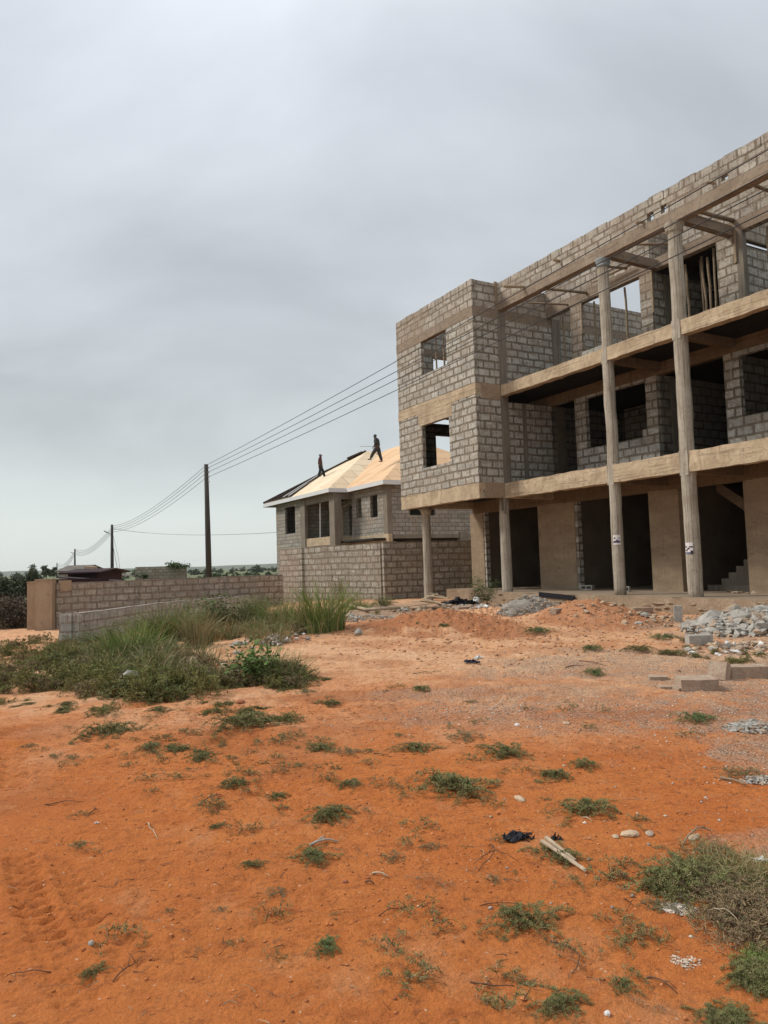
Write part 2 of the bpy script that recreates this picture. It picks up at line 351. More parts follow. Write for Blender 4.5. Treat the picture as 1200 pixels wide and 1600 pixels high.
MT['pole'] = rough_mat('creosoted_pole', (.075, .065, .055), (.04, .035, .03), 3, sc=(3, 3, .4))
MT['pvc'] = plain('grey_collar', (.22, .24, .245), .6)
MT['rock'] = rough_mat('grey_rock', (.42, .395, .35), (.29, .27, .24), 6, spot=(.20, .19, .18), bs=.8, bd=.01)
MT['rock_tan'] = rough_mat('tan_stone', (.52, .40, .27), (.42, .30, .20), 6, spot=(.30, .21, .14), bs=.8)
MT['rubble'] = rough_mat('broken_concrete', (.46, .36, .27), (.30, .22, .16), 7, spot=(.42, .17, .10), bs=1, bd=.02)
MT['redstone'] = plain('rust_stone', (.30, .11, .06), .9)
MT['white'] = plain('white_scrap', (.68, .68, .66), .6)
MT['chalk'] = plain('chalky_chips', (.56, .48, .39), .9)
MT['black'] = plain('black_plastic', (.014, .014, .018), .35)
MT['fascia'] = plain('painted_fascia', (.60, .61, .61), .6, var=.08)

# ------------------------------------------------------------ ground
def hnoise(P, scale, octaves=4, seed=0, gain=.5):
    rs = np.random.RandomState(seed); T = rs.rand(256, 256).astype('f'); out = np.zeros(P[0].shape); amp = 1.; tot = 0.
    for o in range(octaves):
        x = P[0]*scale*2**o+17.3*o; y = P[1]*scale*2**o+9.1*o
        xi = np.floor(x).astype(int); yi = np.floor(y).astype(int); fx = x-xi; fy = y-yi; fx = fx*fx*(3-2*fx); fy = fy*fy*(3-2*fy)
        a = T[xi % 256, yi % 256]; b = T[(xi+1) % 256, yi % 256]; c = T[xi % 256, (yi+1) % 256]; d = T[(xi+1) % 256, (yi+1) % 256]
        out += amp*((a*(1-fx)+b*fx)*(1-fy)+(c*(1-fx)+d*fx)*fy); tot += amp; amp *= gain
    return out/tot
def axis_pts(lo, hi, fine, grow, c=0.):
    P = [c]; s = fine
    while P[-1] < hi: s = max(fine, abs(P[-1]-c)*grow); P.append(P[-1]+s)
    Q = [c]
    while Q[-1] > lo: s = max(fine, abs(Q[-1]-c)*grow); Q.append(Q[-1]-s)
    return np.array(sorted(set(Q[1:]+P)))
ys = [-4.]
while ys[-1] < 46: ys.append(ys[-1]+(.16 if ys[-1] < 2 else max(.018, ys[-1]*.006)))
ys = np.array(ys+[50, 56, 65, 80, 100, 130, 170, 230, 320, 450, 700, 1100, 1800, 3000, 5000, 8000])
xs = axis_pts(-30, 30, .02, .009); xs = np.concatenate([[-8000, -3000, -1200, -500, -250, -130, -80, -50, -38], xs, [38, 50, 80, 130, 250, 500, 1200, 3000, 8000]])
X, Y = np.meshgrid(xs, ys, indexing='ij')
def sst(t): t = np.clip(t, 0, 1); return t*t*(3-2*t)
Z = sst((Y-5)/14.)*(-.40+.60*sst((X+9.5)/9.)) - .25*sst((Y-40)/60.)*(Y > 40)
for (cx, cy, rx, ry, h) in MOUNDS:
    Z += h*np.exp(-(((X-cx)/rx)**2+((Y-cy)/ry)**2)*1.1)
near = 1-sst((np.hypot(X, Y)-45)/20)
n1 = hnoise((X, Y), .9, 5, 1); n2 = hnoise((X, Y), 5., 4, 2, .6); n3 = hnoise((X, Y), 1.7, 4, 3); n4 = hnoise((X*.35, Y), 3.2, 4, 9, .6)
# churned earth where the vehicles turned, smoother in the left foreground
churn = sst((hnoise((X, Y), .35, 3, 5)-.42)/.2)*sst((Y-3.3)/2.5)
churn *= 1-.9*sst((.1-X-.25*Y+.6*(n3-.5))/.8)*sst((7.5-Y)/2)
heap = np.zeros_like(X)
for (cx, cy, rx, ry, h) in MOUNDS[:4]: heap = np.maximum(heap, np.exp(-(((X-cx)/rx)**2+((Y-cy)/ry)**2)))
dz = (n1-.5)*.05*sst((Y-2)/4) + (n2-.5)*(.022+.05*churn+.22*heap) + (n3-.5)*.05*sst((Y-4)/8)+(n4-.5)*.05*churn
n5 = 1-np.abs(hnoise((X*1.0, Y*1.6), 9., 3, 31, .6)-.5)*2; dz = dz-sst((n5-.80)/.2)*.012*sst((hnoise((X, Y), .8, 3, 33)-.42)/.12)
# tyre tracks: (start, end, gauge centre) lugs pressed in the sand
def track(a, b, w, depth, pitch, c0=.0):
    global dz
    a = np.array(a); b = np.array(b); d = b-a; Ln = np.hypot(*d); d = d/Ln; nrm = np.array([-d[1], d[0]])
    s = (X-a[0])*d[0]+(Y-a[1])*d[1]; t = (X-a[0])*nrm[0]+(Y-a[1])*nrm[1] + .02*np.sin(s*2.3)
    ins = (s > 0) & (s < Ln) & (np.abs(t) < w*.75)
    fade = sst(s/.3)*sst((Ln-s)/.3)*(.35+.65*sst((hnoise((X, Y), 1.1, 2, 21)-.30)/.15))
    prof = sst((w/2-np.abs(t))/.02)
    lug = .5+.5*np.sin(2*np.pi*(s+np.abs(t)*.55)/pitch)
    gap = 1-sst((.012-np.abs(np.abs(t)-w*.17))/.01)*.8
    rim = np.exp(-((np.abs(t)-w/2-.02)/.02)**2)*.4
    dz = dz + np.where(ins, fade*depth*(-prof*(.15+.85*lug**2.5)*gap+rim*.5), 0)
tA = gp(30, 1320); tB = gp(125, 1600); track((tA.x, tA.y), (tB.x, tB.y), .18, .038, .10)
tA = gp(2, 1150); tB = gp(18, 1240); track((tA.x-.1, tA.y+.5), (tB.x, tB.y), .22, .04, .10)
tA = gp(95, 1340); tB = gp(165, 1470); track((tA.x, tA.y), (tB.x, tB.y), .14, .030, .10)
for q, (p0, p1) in enumerate((((470, 1340), (800, 1600)), ((440, 1250), (300, 1100)), ((0, 1480), (40, 1600)))):
    tA = gp(*p0); tB = gp(*p1); track((tA.x, tA.y), (tB.x, tB.y), .2, .022, .08)
Z = Z+dz*near
def mask(pts, soft=.35):                      # union of ellipses (cx,cy,rx,ry,amount), edges broken by noise
    m = np.zeros_like(X)
    for (cx, cy, rx, ry, a) in pts:
        d = np.sqrt(((X-cx)/rx)**2+((Y-cy)/ry)**2)+(n3-.5)*1.1+(n2-.5)*.6
        m = np.maximum(m, a*sst((1-d)/soft+.5))
    return m
GRAVEL = [(4.4, 6.2, 1.9, 1.6, .75), (2.4, 7.6, 2.3, .9, .45), (5.5, 9.0, 2.6, 1.8, .75), (8.2, 13, 3, 3.5, .7), (-1.2, 22.6, 2.1, 3.4, 1.), (3.6, 10.6, 2.2, 1.3, .6), (4.7, 19.0, 1.4, 1.2, .8), (2.2, 4.1, .5, .35, .5), (1.5, 8.8, 1.6, .5, .5), (1.05, 8.0, .8, .3, .4), (-.3, 24, 3.5, 2.5, .6), (-4, 22, 3, 2.5, .5)]
gr = mask(GRAVEL)
dark = np.clip(sst((hnoise((X, Y*1.2), 1.1, 4, 7)-.52)/.14)*.5*sst((Y-3)/3), 0, 1)
dark = np.maximum(dark, mask([(.9, 15.8, 1.9, 1.7, 1.), (2.2, 15.0, .8, 1.1, .9), (4.6, 15.9, 1.3, 1.4, .8), (-1.5, 17, 1.2, .8, .5), (-.3, 8.9, 1.1, .35, .7), (.9, 7.1, .5, .2, .5), (2.7, 7.5, 1.2, .18, .9)]))
sand = np.clip(sst((Y+1.4*(n3-.5)*4-5.6)/6.), 0, 1)*(.8+.5*(n1-.3))
grn = sst((np.hypot(X, Y)-38)/12)
C = np.stack([gr*(1-grn), np.clip(sand, 0, 1), dark, grn], -1)
nx, ny = X.shape
I = np.arange(nx*ny).reshape(nx, ny)
Fq = np.stack([I[:-1, :-1], I[1:, :-1], I[1:, 1:], I[:-1, 1:]], -1).reshape(-1, 4)
m, n, b = newmat('laterite'); at = n.nodes.new('ShaderNodeAttribute'); at.attribute_name = 'tint'
sp3 = n.nodes.new('ShaderNodeSeparateColor'); n.links.new(at.outputs['Color'], sp3.inputs[0]); ob = objco(n)
nbig = noise_n(n, ob, .7, 5, .6); nmid = noise_n(n, ob, 5, 6, .68); nfine = noise_n(n, ob, 55, 4, .7)
red = mix(n, rng(n, nmid, .3, .7, 0, 1), (.46, .148, .043), (.59, .212, .064))
red = mix(n, rng(n, nbig, .35, .65, 0, .7), red, (.48, .142, .038))
tan = mix(n, rng(n, nmid, .3, .7, 0, 1), (.59, .32, .165), (.70, .45, .28))
c = mix(n, sp3.outputs[1], red, tan)
c = mix(n, rng(n, sp3.outputs[2], 0, 1, 0, .75), c, (.33, .115, .045))
dk = rng(n, noise_n(n, mapping(n, ob, (1, 1.8, 1)), 9, 7, .78), .53, .66, 0, .8); c = mix(n, dk, c, (.25, .085, .036))
c = mix(n, rng(n, noise_n(n, mapping(n, ob, (1, 2.6, 1)), 2.2, 6, .7), .55, .70, 0, .6), c, (.30, .085, .030))
c = mix(n, rng(n, noise_n(n, mapping(n, ob, (1.3, 1, 1), (4, 2, 0)), 1.1, 6, .7), .55, .72, 0, .45), c, (.62, .33, .17))
peb = n.nodes.new('ShaderNodeTexVoronoi'); peb.inputs['Scale'].default_value = 42; n.links.new(ob, peb.inputs['Vector'])
pc = n.nodes.new('ShaderNodeSeparateColor'); n.links.new(peb.outputs['Color'], pc.inputs[0])
gcol = mix(n, pc.outputs[0], (.24, .19, .145), (.56, .47, .37))
gcol = mix(n, rng(n, nmid, .4, .6, 0, .6), gcol, (.40, .25, .16))
gsel = n.nodes.new('ShaderNodeMath'); gsel.operation = 'MULTIPLY'; n.links.new(sp3.outputs[0], gsel.inputs[0]); n.links.new(rng(n, noise_n(n, ob, 3.4, 6, .7), .36, .60, .25, 1.), gsel.inputs[1])
c = mix(n, gsel.outputs[0], c, gcol)
# scattered light grit
gt = rng(n, pc.outputs[1], .955, .97, 0, .7); gd = rng(n, peb.outputs['Distance'], .18, .32, 1, 0)
gm_ = n.nodes.new('ShaderNodeMath'); gm_.operation = 'MULTIPLY'; n.links.new(gt, gm_.inputs[0]); n.links.new(gd, gm_.inputs[1])
c = mix(n, gm_.outputs[0], c, (.66, .48, .34))
grc = mix(n, rng(n, noise_n(n, ob, .06, 5, .6), .35, .65, 0, 1), (.10, .13, .06), (.17, .17, .10))
c = mix(n, at.outputs['Alpha'], c, grc)
f = rng(n, nfine, .3, .7, .87, 1.12); gmm = n.nodes.new('ShaderNodeVectorMath'); gmm.operation = 'SCALE'; n.links.new(c, gmm.inputs[0]); n.links.new(f, gmm.inputs[3])
n.links.new(gmm.outputs[0], b.inputs['Base Color']); b.inputs['Roughness'].default_value = .95; b.inputs['Specular IOR Level'].default_value = .1
hh = n.nodes.new('ShaderNodeMath'); hh.operation = 'ADD'; n.links.new(noise_n(n, ob, 22, 6, .72), hh.inputs[0]); n.links.new(gsel.outputs[0], hh.inputs[1])
hh2 = n.nodes.new('ShaderNodeMath'); hh2.operation = 'MULTIPLY_ADD'; n.links.new(peb.outputs['Distance'], hh2.inputs[0]); n.links.new(rng(n, gsel.outputs[0], 0, 1, -.1, -1.2), hh2.inputs[1]); n.links.new(hh.outputs[0], hh2.inputs[2])
bump(n, b, hh2.outputs[0], 1., .036)
MT['ground'] = m
def gz(x, y):
    x = np.asarray(x, float); y = np.asarray(y, float)
    i = np.clip(np.searchsorted(xs, x)-1, 0, len(xs)-2); j = np.clip(np.searchsorted(ys, y)-1, 0, len(ys)-2)
    a = (x-xs[i])/(xs[i+1]-xs[i]); c_ = (y-ys[j])/(ys[j+1]-ys[j])
    return Z[i, j]*(1-a)*(1-c_)+Z[i+1, j]*a*(1-c_)+Z[i, j+1]*(1-a)*c_+Z[i+1, j+1]*a*c_
def gp(px, py):
    d = ray(px, py); z = 0.
    for _ in range(30):
        t = (z-CZ)/d.z; p = Vector((0, 0, CZ))+d*t; z = .5*z+.5*float(gz(p.x, p.y))
    return Vector((p.x, p.y, float(gz(p.x, p.y))))
ground = np_mesh('ground', np.stack([X, Y, Z], -1).reshape(-1, 3), Fq, m, colors=C.reshape(-1, 4), smooth=True)
tag(ground, kind='structure')

# ------------------------------------------------------------ the unfinished block (local x = into the building, y = along the facade away from the camera)
YAW, BX, BY = .5112, 3.8887, 23.5094
bld = empty('unfinished_building', (BX, BY, 0), YAW, 'three storey unfinished building of grey blocks with round columns and open verandas', 'building')
def BW(u, v, z): return Vector((BX-math.sin(YAW)*u+math.cos(YAW)*v, BY+math.cos(YAW)*u+math.sin(YAW)*v, z))
UL, UR, VB = 4.84, -14.0, 9.0
ZP, Z1, Z2, ZB, ZT = .576, 4.06, 7.26, 9.73, 10.66
D = 2.1
# plinth
p = MB(); p.rbox(-.12, VB, UR, .85, -.3, ZP, .3, .022, 1.); p.rbox(.95, VB, .85, UL+.1, -.3, ZP-.01, .3, .02, 2.)
for k in range(46):   # broken edge lumps along the plinth
    y = random.Random(k).uniform(UR, .8); p.blob((-.12-random.Random(k+90).uniform(0, .03), y, random.Random(k+7).uniform(.2, .54)), .03, .12, .025, 1, .5, k)
p.build('plinth', MT['plinth'], bld)
p = MB(); p.box(-.05, VB, UR, .8, ZP, ZP+.015); p.build('floor_screed', MT['floor_c'], bld)
# slabs: thin deck + deep edge beams
def slab(name, z, zb, seed):
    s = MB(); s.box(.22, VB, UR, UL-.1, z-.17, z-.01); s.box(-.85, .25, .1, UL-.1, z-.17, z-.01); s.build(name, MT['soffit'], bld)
    e = MB(); e.rbox(0, .24, UR, .0, zb, z, .13, .022, seed); e.build('edge_beam', MT['beam'], bld)
slab('first_floor_slab', Z1, 3.58, 3.); slab('second_floor_slab', Z2, 6.90, 5.)
# slab furniture: inner beams and cross beams
def beam(x0, x1, y0, y1, z0, z1, mat='beam_in', name='inner_beam', seed=0., amp=.008, step=.4):
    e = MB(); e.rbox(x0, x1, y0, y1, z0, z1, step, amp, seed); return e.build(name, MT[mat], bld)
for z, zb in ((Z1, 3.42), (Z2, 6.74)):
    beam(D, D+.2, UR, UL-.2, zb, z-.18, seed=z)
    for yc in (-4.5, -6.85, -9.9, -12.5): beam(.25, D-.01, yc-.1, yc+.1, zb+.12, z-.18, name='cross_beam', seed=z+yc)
# soffit frame under the bay
for a in ((-.76, D, 4.55, 4.75, 3.62, 3.9), (-.99, D, 0.03, .22, 3.60, 3.9)): beam(*a, mat='beam', name='cross_beam', seed=a[2])
# bay (projecting room)
def bay():
    f = MB(); f.rbox(-1.0, -.77, .0, UL, 3.58, Z1, .14, .020, 7.); f.build('bay_beam', MT['beam'], bld)
    f = MB(); f.rbox(-1.0, -.77, .0, UL, 6.90, Z2, .14, .016, 8.); f.rbox(-.995, -.84, 1.35, 3.45, 6.46, 6.93, .26, .010, 8.5); f.build('bay_beam', MT['beam'], bld)
    f = MB(); f.rbox(-1.0, -.80, .0, UL, 9.46, 9.76, .26, .010, 9.); f.build('ring_beam', MT['beam_top'], bld)
    w = MB(); w.wall('x', -1.0+.012, -.85, .0+.01, UL, Z1, 6.90, [(1.55, 3.25, 4.93, 6.45)]); w.build('bay_wall', MT['block'], bld, z0=Z1)
    w = MB(); w.wall('x', -1.0+.012, -.85, .01, UL, Z2, 9.46, [(1.55, 3.15, 8.25, 9.47)]); w.build('bay_wall', MT['block'], bld, z0=Z2)
    w = MB(); w.wall('x', -1.0+.012, -.85, .01, UL, 9.76, ZT-.235, []); w.build('parapet', MT['block_top'], bld, z0=9.76)
    # side of the bay and the party wall running inwards, facing the camera
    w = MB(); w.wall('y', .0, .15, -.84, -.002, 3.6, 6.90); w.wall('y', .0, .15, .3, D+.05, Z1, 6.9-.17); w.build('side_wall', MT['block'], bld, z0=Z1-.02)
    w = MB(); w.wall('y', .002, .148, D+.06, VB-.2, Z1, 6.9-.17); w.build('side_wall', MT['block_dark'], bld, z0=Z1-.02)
    w = MB(); w.wall('y', .0, .15, -.84, -.002, Z2, 9.46); w.wall('y', .0, .15, .3, VB-.2, Z2, 9.46); w.build('side_wall', MT['block'], bld, z0=Z2, off=.2)
    w = MB(); w.wall('y', .0, .15, -.84, -.002, 9.76, ZT-.02); w.wall('y', .0, .15, .3, VB-.2, 9.76, ZT-.02); w.build('side_wall', MT['block_top'], bld, z0=9.76, off=.1)
    for a_, b_ in ((3.60, Z1+.02), (6.78, Z2+.02)):
        w = MB(); w.rbox(-.78, -.005, -.006, .17, a_, b_, .25, .012, a_); w.build('bay_beam', MT['plinth'], bld)
    w = MB(); w.rbox(-.80, -.005, -.006, .17, 9.46, 9.76, .25, .008, 6.); w.rbox(.25, VB-.3, -.004, .17, 9.46, 9.76, .35, .008, 6.); w.build('ring_beam', MT['beam_top'], bld)
    # far end of the bay with windows onto the sky
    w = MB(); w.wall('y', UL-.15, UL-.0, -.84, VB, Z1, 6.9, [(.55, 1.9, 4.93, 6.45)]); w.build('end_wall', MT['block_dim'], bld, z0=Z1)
    w = MB(); w.wall('y', UL-.15, UL-.0, -.84, VB, Z2, ZT-.03, [(.55, 1.9, 8.25, 9.47), (4, 5.4, 8.25, 9.47)]); w.build('end_wall', MT['block'], bld, z0=Z2)
    w = MB(); w.rbox(-.78, VB, UL-.17, UL+.01, 9.47, 9.76, .4, .006, 3.); w.build('ring_beam', MT['beam_top'], bld)
    w = MB(); w.wall('y', UL-.15, UL-.0, D+.2, VB, -.1, 3.5, [(4, 5, 1.2, 2.4)]); w.build('end_wall', MT['plaster'], bld)
bay()
# top courses laid block by block so the skyline is slightly uneven
def coping(xa, xb, ya, yb, z, seed, along='y'):
    rnd = random.Random(seed); w = MB(); a = min(ya, yb) if along == 'y' else min(xa, xb); e = max(ya, yb) if along == 'y' else max(xa, xb)
    while a < e-.05:
        l = min(.455*rnd.choice([1, 1, 1, 1, .55]), e-a); h = .225+rnd.uniform(-.012, .018); o = rnd.uniform(-.006, .008)
        if along == 'y': w.box(xa+o, xb+o, a+.006, a+l-.006, z, z+h, .006, rnd)
        else: w.box(a+.006, a+l-.006, ya+o, yb+o, z, z+h, .006, rnd)
        a += l+.012
    w2 = w
    (w2.box(xa+.012, xb-.012, ya, yb, z-.002, z+.20) if along == 'y' else w2.box(xa, xb, ya+.012, yb-.012, z-.002, z+.2))
    w.build('parapet', MT['block_top'], bld, z0=z+.012, off=.0)
coping(-.995, -.85, .0, UL, ZT-.235, 1)
# facade ring beam + parapet over the columns
f = MB(); f.rbox(0, .24, UR, -.02, ZB, ZB+.29, .3, .009, 11.); f.build('ring_beam', MT['beam_top'], bld)
holes = [(-6.35, -6.15, 10.06, 10.28), (-6.75, -6.58, 10.09, 10.30), (-8.45, -8.28, 10.10, 10.24)]
w = MB(); w.wall('x', .03, .18, UR, -.02, ZB+.29, ZT-.235, holes); w.build('parapet', MT['block_top'], bld, z0=ZB+.29)
coping(.03, .18, UR, .0, ZT-.235, 2)
# junction post and pilasters on the side wall
w = MB(); w.rbox(-.01, .29, -.025, .165, Z1-.4, ZB+.3, .3, .010, 5.); w.build('pilaster', MT['pilaster'], bld)
w = MB(); w.rbox(-.06, .02, -.03, .05, 9.66, ZT+.04, .3, .01, 6.); w.rbox(.07, .15, -.035, .05, 9.8, ZT+.03, .3, .01, 6.); w.build('stub_post', MT['wood'], bld)
w = MB(); w.rbox(.86, 1.04, -.018, .1, Z1, 6.74, .3, .006, 5.); w.build('pilaster', MT['pilaster'], bld)
w = MB(); w.rbox(D+.22, D+.62, -.02, .16, Z1, 6.74, .3, .006, 5.); w.build('pilaster', MT['plaster_in'], bld)  # darker render here paints in the shade of the doorway
w = MB(); w.rbox(D+.22, D+.58, -.03, .16, Z2, ZB+.05, .3, .008, 5.); w.build('pilaster', MT['pilaster'], bld)
# inner facade, first floor and second floor
W1 = [(-1.13, .0, Z1-.1, 6.74), (-4.0, -1.6, 5.05, 6.66), (-6.56, -4.4, Z1-.1, 7.2), (-9.4, -7.0, 5.05, 6.62), (-13, -10.6, Z1-.1, 6.62)]
for a_, b_ in ((UR, -6.56), (-4.4, 0.)):
    w = MB(); w.wall('x', D+.01, D+.16, a_, b_, Z1, 6.76, [o for o in W1 if a_ < o[1] <= b_]); w.build('inner_wall', MT['block'], bld, z0=Z1)
w = MB(); w.box(D+.011, D+.158, -4.0, -3.82, 5.05, 5.27, .004); w.build('loose_block', MT['block'], bld, z0=5.05)
W2 = [(-1.13, .0, Z2-.1, ZB+.05), (-4.0, -1.6, 7.3, ZB+.05), (-6.56, -4.42, Z2-.1, ZB+.05), (-9.8, -7.2, 7.3, ZB+.05), (-13.2, -11, Z2-.1, 9.8)]
w = MB(); w.wall('x', D+.01, D+.16, UR, 0., Z2, ZB+.08, W2); w.build('inner_wall', MT['block_top'], bld, z0=Z2)
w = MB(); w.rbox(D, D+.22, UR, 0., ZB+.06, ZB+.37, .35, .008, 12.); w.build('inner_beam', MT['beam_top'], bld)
w = MB(); w.wall('x', D+.02, D+.17, -4.4, 0., ZB+.37, ZT+.3); w.build('inner_parapet', MT['block_top'], bld, z0=ZB+.37)
w = MB(); w.wall('x', D+.75, D+.9, -6.43, -4.27, ZB+.26, ZT+.55); w.build('inner_parapet', MT['block_top'], bld, z0=ZB+.37)
w = MB(); w.wall('x', D+.02, D+.17, UR, -6.56, ZB+.37, ZT+.3); w.build('inner_parapet', MT['block_top'], bld, z0=ZB+.37)
w = MB(); w.wall('y', -6.58, -6.43, D+.18, 4.6, ZB+.37, ZT+.3); w.wall('y', -4.42, -4.27, D+.18, D+.74, ZB+.37, ZT+.4); w.build('inner_parapet', MT['block_top'], bld, z0=ZB+.37)
# pilasters on the corners
w = MB(); w.rbox(D-.01, D+.17, -7.32, -7.14, Z2, ZB+.06, .35, .008, 2.); w.build('pilaster', MT['pilaster'], bld)
# cross walls that face the camera
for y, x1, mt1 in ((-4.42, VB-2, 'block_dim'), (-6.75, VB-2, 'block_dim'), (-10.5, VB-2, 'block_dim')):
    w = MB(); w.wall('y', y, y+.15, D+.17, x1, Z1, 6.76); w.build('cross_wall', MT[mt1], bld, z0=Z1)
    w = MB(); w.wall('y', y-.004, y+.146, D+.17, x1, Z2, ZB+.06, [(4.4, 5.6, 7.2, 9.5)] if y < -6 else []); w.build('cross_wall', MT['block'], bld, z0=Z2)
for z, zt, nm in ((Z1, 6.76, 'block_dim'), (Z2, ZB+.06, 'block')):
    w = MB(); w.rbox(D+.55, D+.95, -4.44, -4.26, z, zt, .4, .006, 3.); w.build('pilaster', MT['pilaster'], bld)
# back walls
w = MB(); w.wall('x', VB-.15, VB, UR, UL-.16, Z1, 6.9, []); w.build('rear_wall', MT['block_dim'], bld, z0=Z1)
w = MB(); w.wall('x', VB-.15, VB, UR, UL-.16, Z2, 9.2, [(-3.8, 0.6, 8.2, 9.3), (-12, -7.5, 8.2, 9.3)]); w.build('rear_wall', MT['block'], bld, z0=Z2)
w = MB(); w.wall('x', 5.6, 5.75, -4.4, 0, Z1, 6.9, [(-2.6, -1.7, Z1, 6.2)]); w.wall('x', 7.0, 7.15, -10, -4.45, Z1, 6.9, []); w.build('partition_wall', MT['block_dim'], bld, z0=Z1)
w = MB(); w.wall('x', 7.0, 7.15, -6.56, -4.45, Z2, ZB+.3, [(-6.5, -5.6, 7.5, 8.3)]); w.build('partition_wall', MT['block'], bld, z0=Z2)
# dark deck over part of the second floor stair bay
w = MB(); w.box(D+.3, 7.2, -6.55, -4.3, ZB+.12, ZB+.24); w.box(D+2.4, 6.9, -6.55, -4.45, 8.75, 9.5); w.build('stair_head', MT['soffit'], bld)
# ground floor rendered walls
G = [(.87, 4.0, 0, 3.44), (-3.9, -.89, 0, 3.44), (-6.9, -4.8, 0, 3.44), (-13.2, -9.6, 0, 3.44)]
for a_, b_ in ((4.0, UL-.02), (-.89, .87), (-4.8, -3.9), (-9.6, -6.9), (UR, -13.2)):
    w = MB(); w.wall('x', D, D+.22, a_, b_, ZP, 3.44); w.build('ground_floor_wall', MT['plaster'], bld)
for a_ in (-1.0, 3.885):
    w = MB(); w.wall('x', D+.02, D+.2, a_, a_+.112, ZP, 3.43); w.build('door_reveal', MT['block'], bld, z0=ZP)
w = MB(); w.box(D+.04, D+.17, UR, UL-.2, 3.43, 3.9); w.build('lintel_wall', MT['plaster'], bld)
w = MB()
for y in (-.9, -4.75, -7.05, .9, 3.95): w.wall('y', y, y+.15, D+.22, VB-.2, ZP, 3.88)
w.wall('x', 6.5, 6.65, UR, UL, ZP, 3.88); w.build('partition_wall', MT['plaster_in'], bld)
w = MB(); w.rbox(D-.004, D+.224, -4.93, -4.79, ZP, 3.42, .4, .006, 3.); w.build('pilaster', MT['plaster'], bld)
# staircase: first flight climbs to the right, second flight returns above it
def stairs():
    s = MB(); s.rbox(2.95, 3.95, -7.0, -5.05, ZP, ZP+.17, .3, .012, 1.)
    for k in range(1, 9): s.rbox(3.0, 3.95, -7.0, -5.22-.235*k, ZP+.17*k, ZP+.17*(k+1), .3, .010, k)
    s.build('stair_flight', MT['pilaster'], bld)
    s = MB(); s.prism([(4.0, -7.0, 1.75), (4.0, -7.0, 2.05), (4.0, -4.6, 3.85), (4.0, -4.6, 3.5)], (1, 0, 0), .95); s.rbox(3.0, 4.95, -8.3, -7.2, 1.9, 2.06, .5, .004, 2.)
    s.build('stair_flight', MT['plaster'], bld)
stairs()
# columns
def column(u, v, zb, zt, r, cap=0, seed=0, box_levels=()):
    m_ = MB(); n = int((zt-zb)/.22); pts = []; rr = []
    for i in range(n+1):
        z = zb+(zt-zb)*i/n; q = mn.noise_vector(Vector((seed*3.7, z*1.1, 2.)))*(.1 if 1.2 < z < 2.7 else 1)
        pts.append((v+q.x*.022, u+q.y*.022, z)); rr.append(r*(1+mn.noise(Vector((seed*5., z*2.3, 9.)))*(.01 if 1.2 < z < 2.7 else .08))*(1.05-.05*(z-zb)/(zt-zb)))
    m_.tube(pts, rr, 20, rn=.012); o = m_.build('column', MT['column'], bld, smooth=True)
    for (z0, z1) in box_levels:   # rectangular stub cast with the beams
        q = MB(); q.rbox(v-r*.98, v+r*.8, u-r*.72, u+r*.72, z0, z1, .12, .012, seed+z0); q.build('column_joint', MT['column'], o)
    if cap:
        q = MB(); H = [(0, r*1.06), (.03, r*1.12), (.035, r*1.25), (.06, r*1.25), (.065, r*1.10), (.12, r*1.18), (.2, r*1.38), (.25, r*1.42)]
        q.tube([(v, u, zt-.25+h) for h, _ in H], [k for _, k in H], 22, rn=.01 if cap == 1 else .06)
        q.build('capital', MT['pvc'] if cap == 1 else MT['column'], o, smooth=(cap == 1))
    return o
column(-4.5, .14, ZP, ZB+.02, .150, 1, 1, [(3.52, Z1+.04), (6.84, Z2+.04)])
column(-6.85, .14, ZP-.05, ZB+.02, .168, 2, 2, [(3.50, Z1+.04), (6.82, Z2+.04)])
column(-9.95, .14, ZP-.05, ZB+.02, .168, 2, 3, [(3.52, Z1+.04), (6.84, Z2+.04)])
column(-12.6, .14, ZP-.05, ZB+.02, .168, 2, 4, [(3.52, Z1+.04), (6.84, Z2+.04)])
column(.24, .15, ZP-.1, 3.62, .165, 0, 5)
column(4.25, -.3, .1, 3.62, .155, 0, 6)
q = MB(); q.tube([(-.3, 4.25, 3.3), (-.3, 4.25, 3.45), (-.3, 4.25, 3.6)], [.155, .19, .28], 16); q.build('capital', MT['column'], bld, smooth=True)
# stub boards left on the near bay column head
q = MB(); q.rbox(-.03, .02, .12, .19, 3.2, 3.6, .2, .005, 1.); q.rbox(-.02, .04, .0, .06, 3.1, 3.6, .2, .005, 2.); q.build('formwork_board', MT['pilaster'], bld)
# cross beams at the top between columns and the inner beam
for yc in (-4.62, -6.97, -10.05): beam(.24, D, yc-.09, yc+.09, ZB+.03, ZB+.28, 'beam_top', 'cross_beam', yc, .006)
def pipe(name, pts, r, label, cat='pole'):
    q = MB(); q.tube([BW(u, v, z) for (u, v, z) in pts], r, 9, rn=.08)
    return tag(q.build(name, MT['wood'], uv=False, smooth=True), label, cat, 'round poles laid across the roof beams')
pipe('scaffold_pole', [(-1.15, -.62, 10.06), (-1.5, .4, 10.05), (-1.95, D+.1, 10.0)], .045, 'long round pole through the parapet, leftmost of the roof poles')
pipe('scaffold_pole', [(-3.55, .1, 9.98), (-4.4, 1.2, 9.72)], .04, 'short round pole under the roof beam left of the grey capped column')
pipe('scaffold_pole', [(-7.15, .3, 10.06), (-7.1, 1.2, 10.1), (-7.1, D+.05, 10.13)], .055, 'thick round pole lying on the cross beam right of the tallest bare column head')
pipe('scaffold_pole', [(-4.95, 1.0, 10.16), (-5.5, D-.1, 10.15)], .035, 'thin pole lying on the inner roof beam between the two tall columns')
pipe('scaffold_pole', [(-8.0, -.12, 10.2), (-8.35, .5, 10.14)], .045, 'pole end poking out of a hole in the parapet near the right edge')
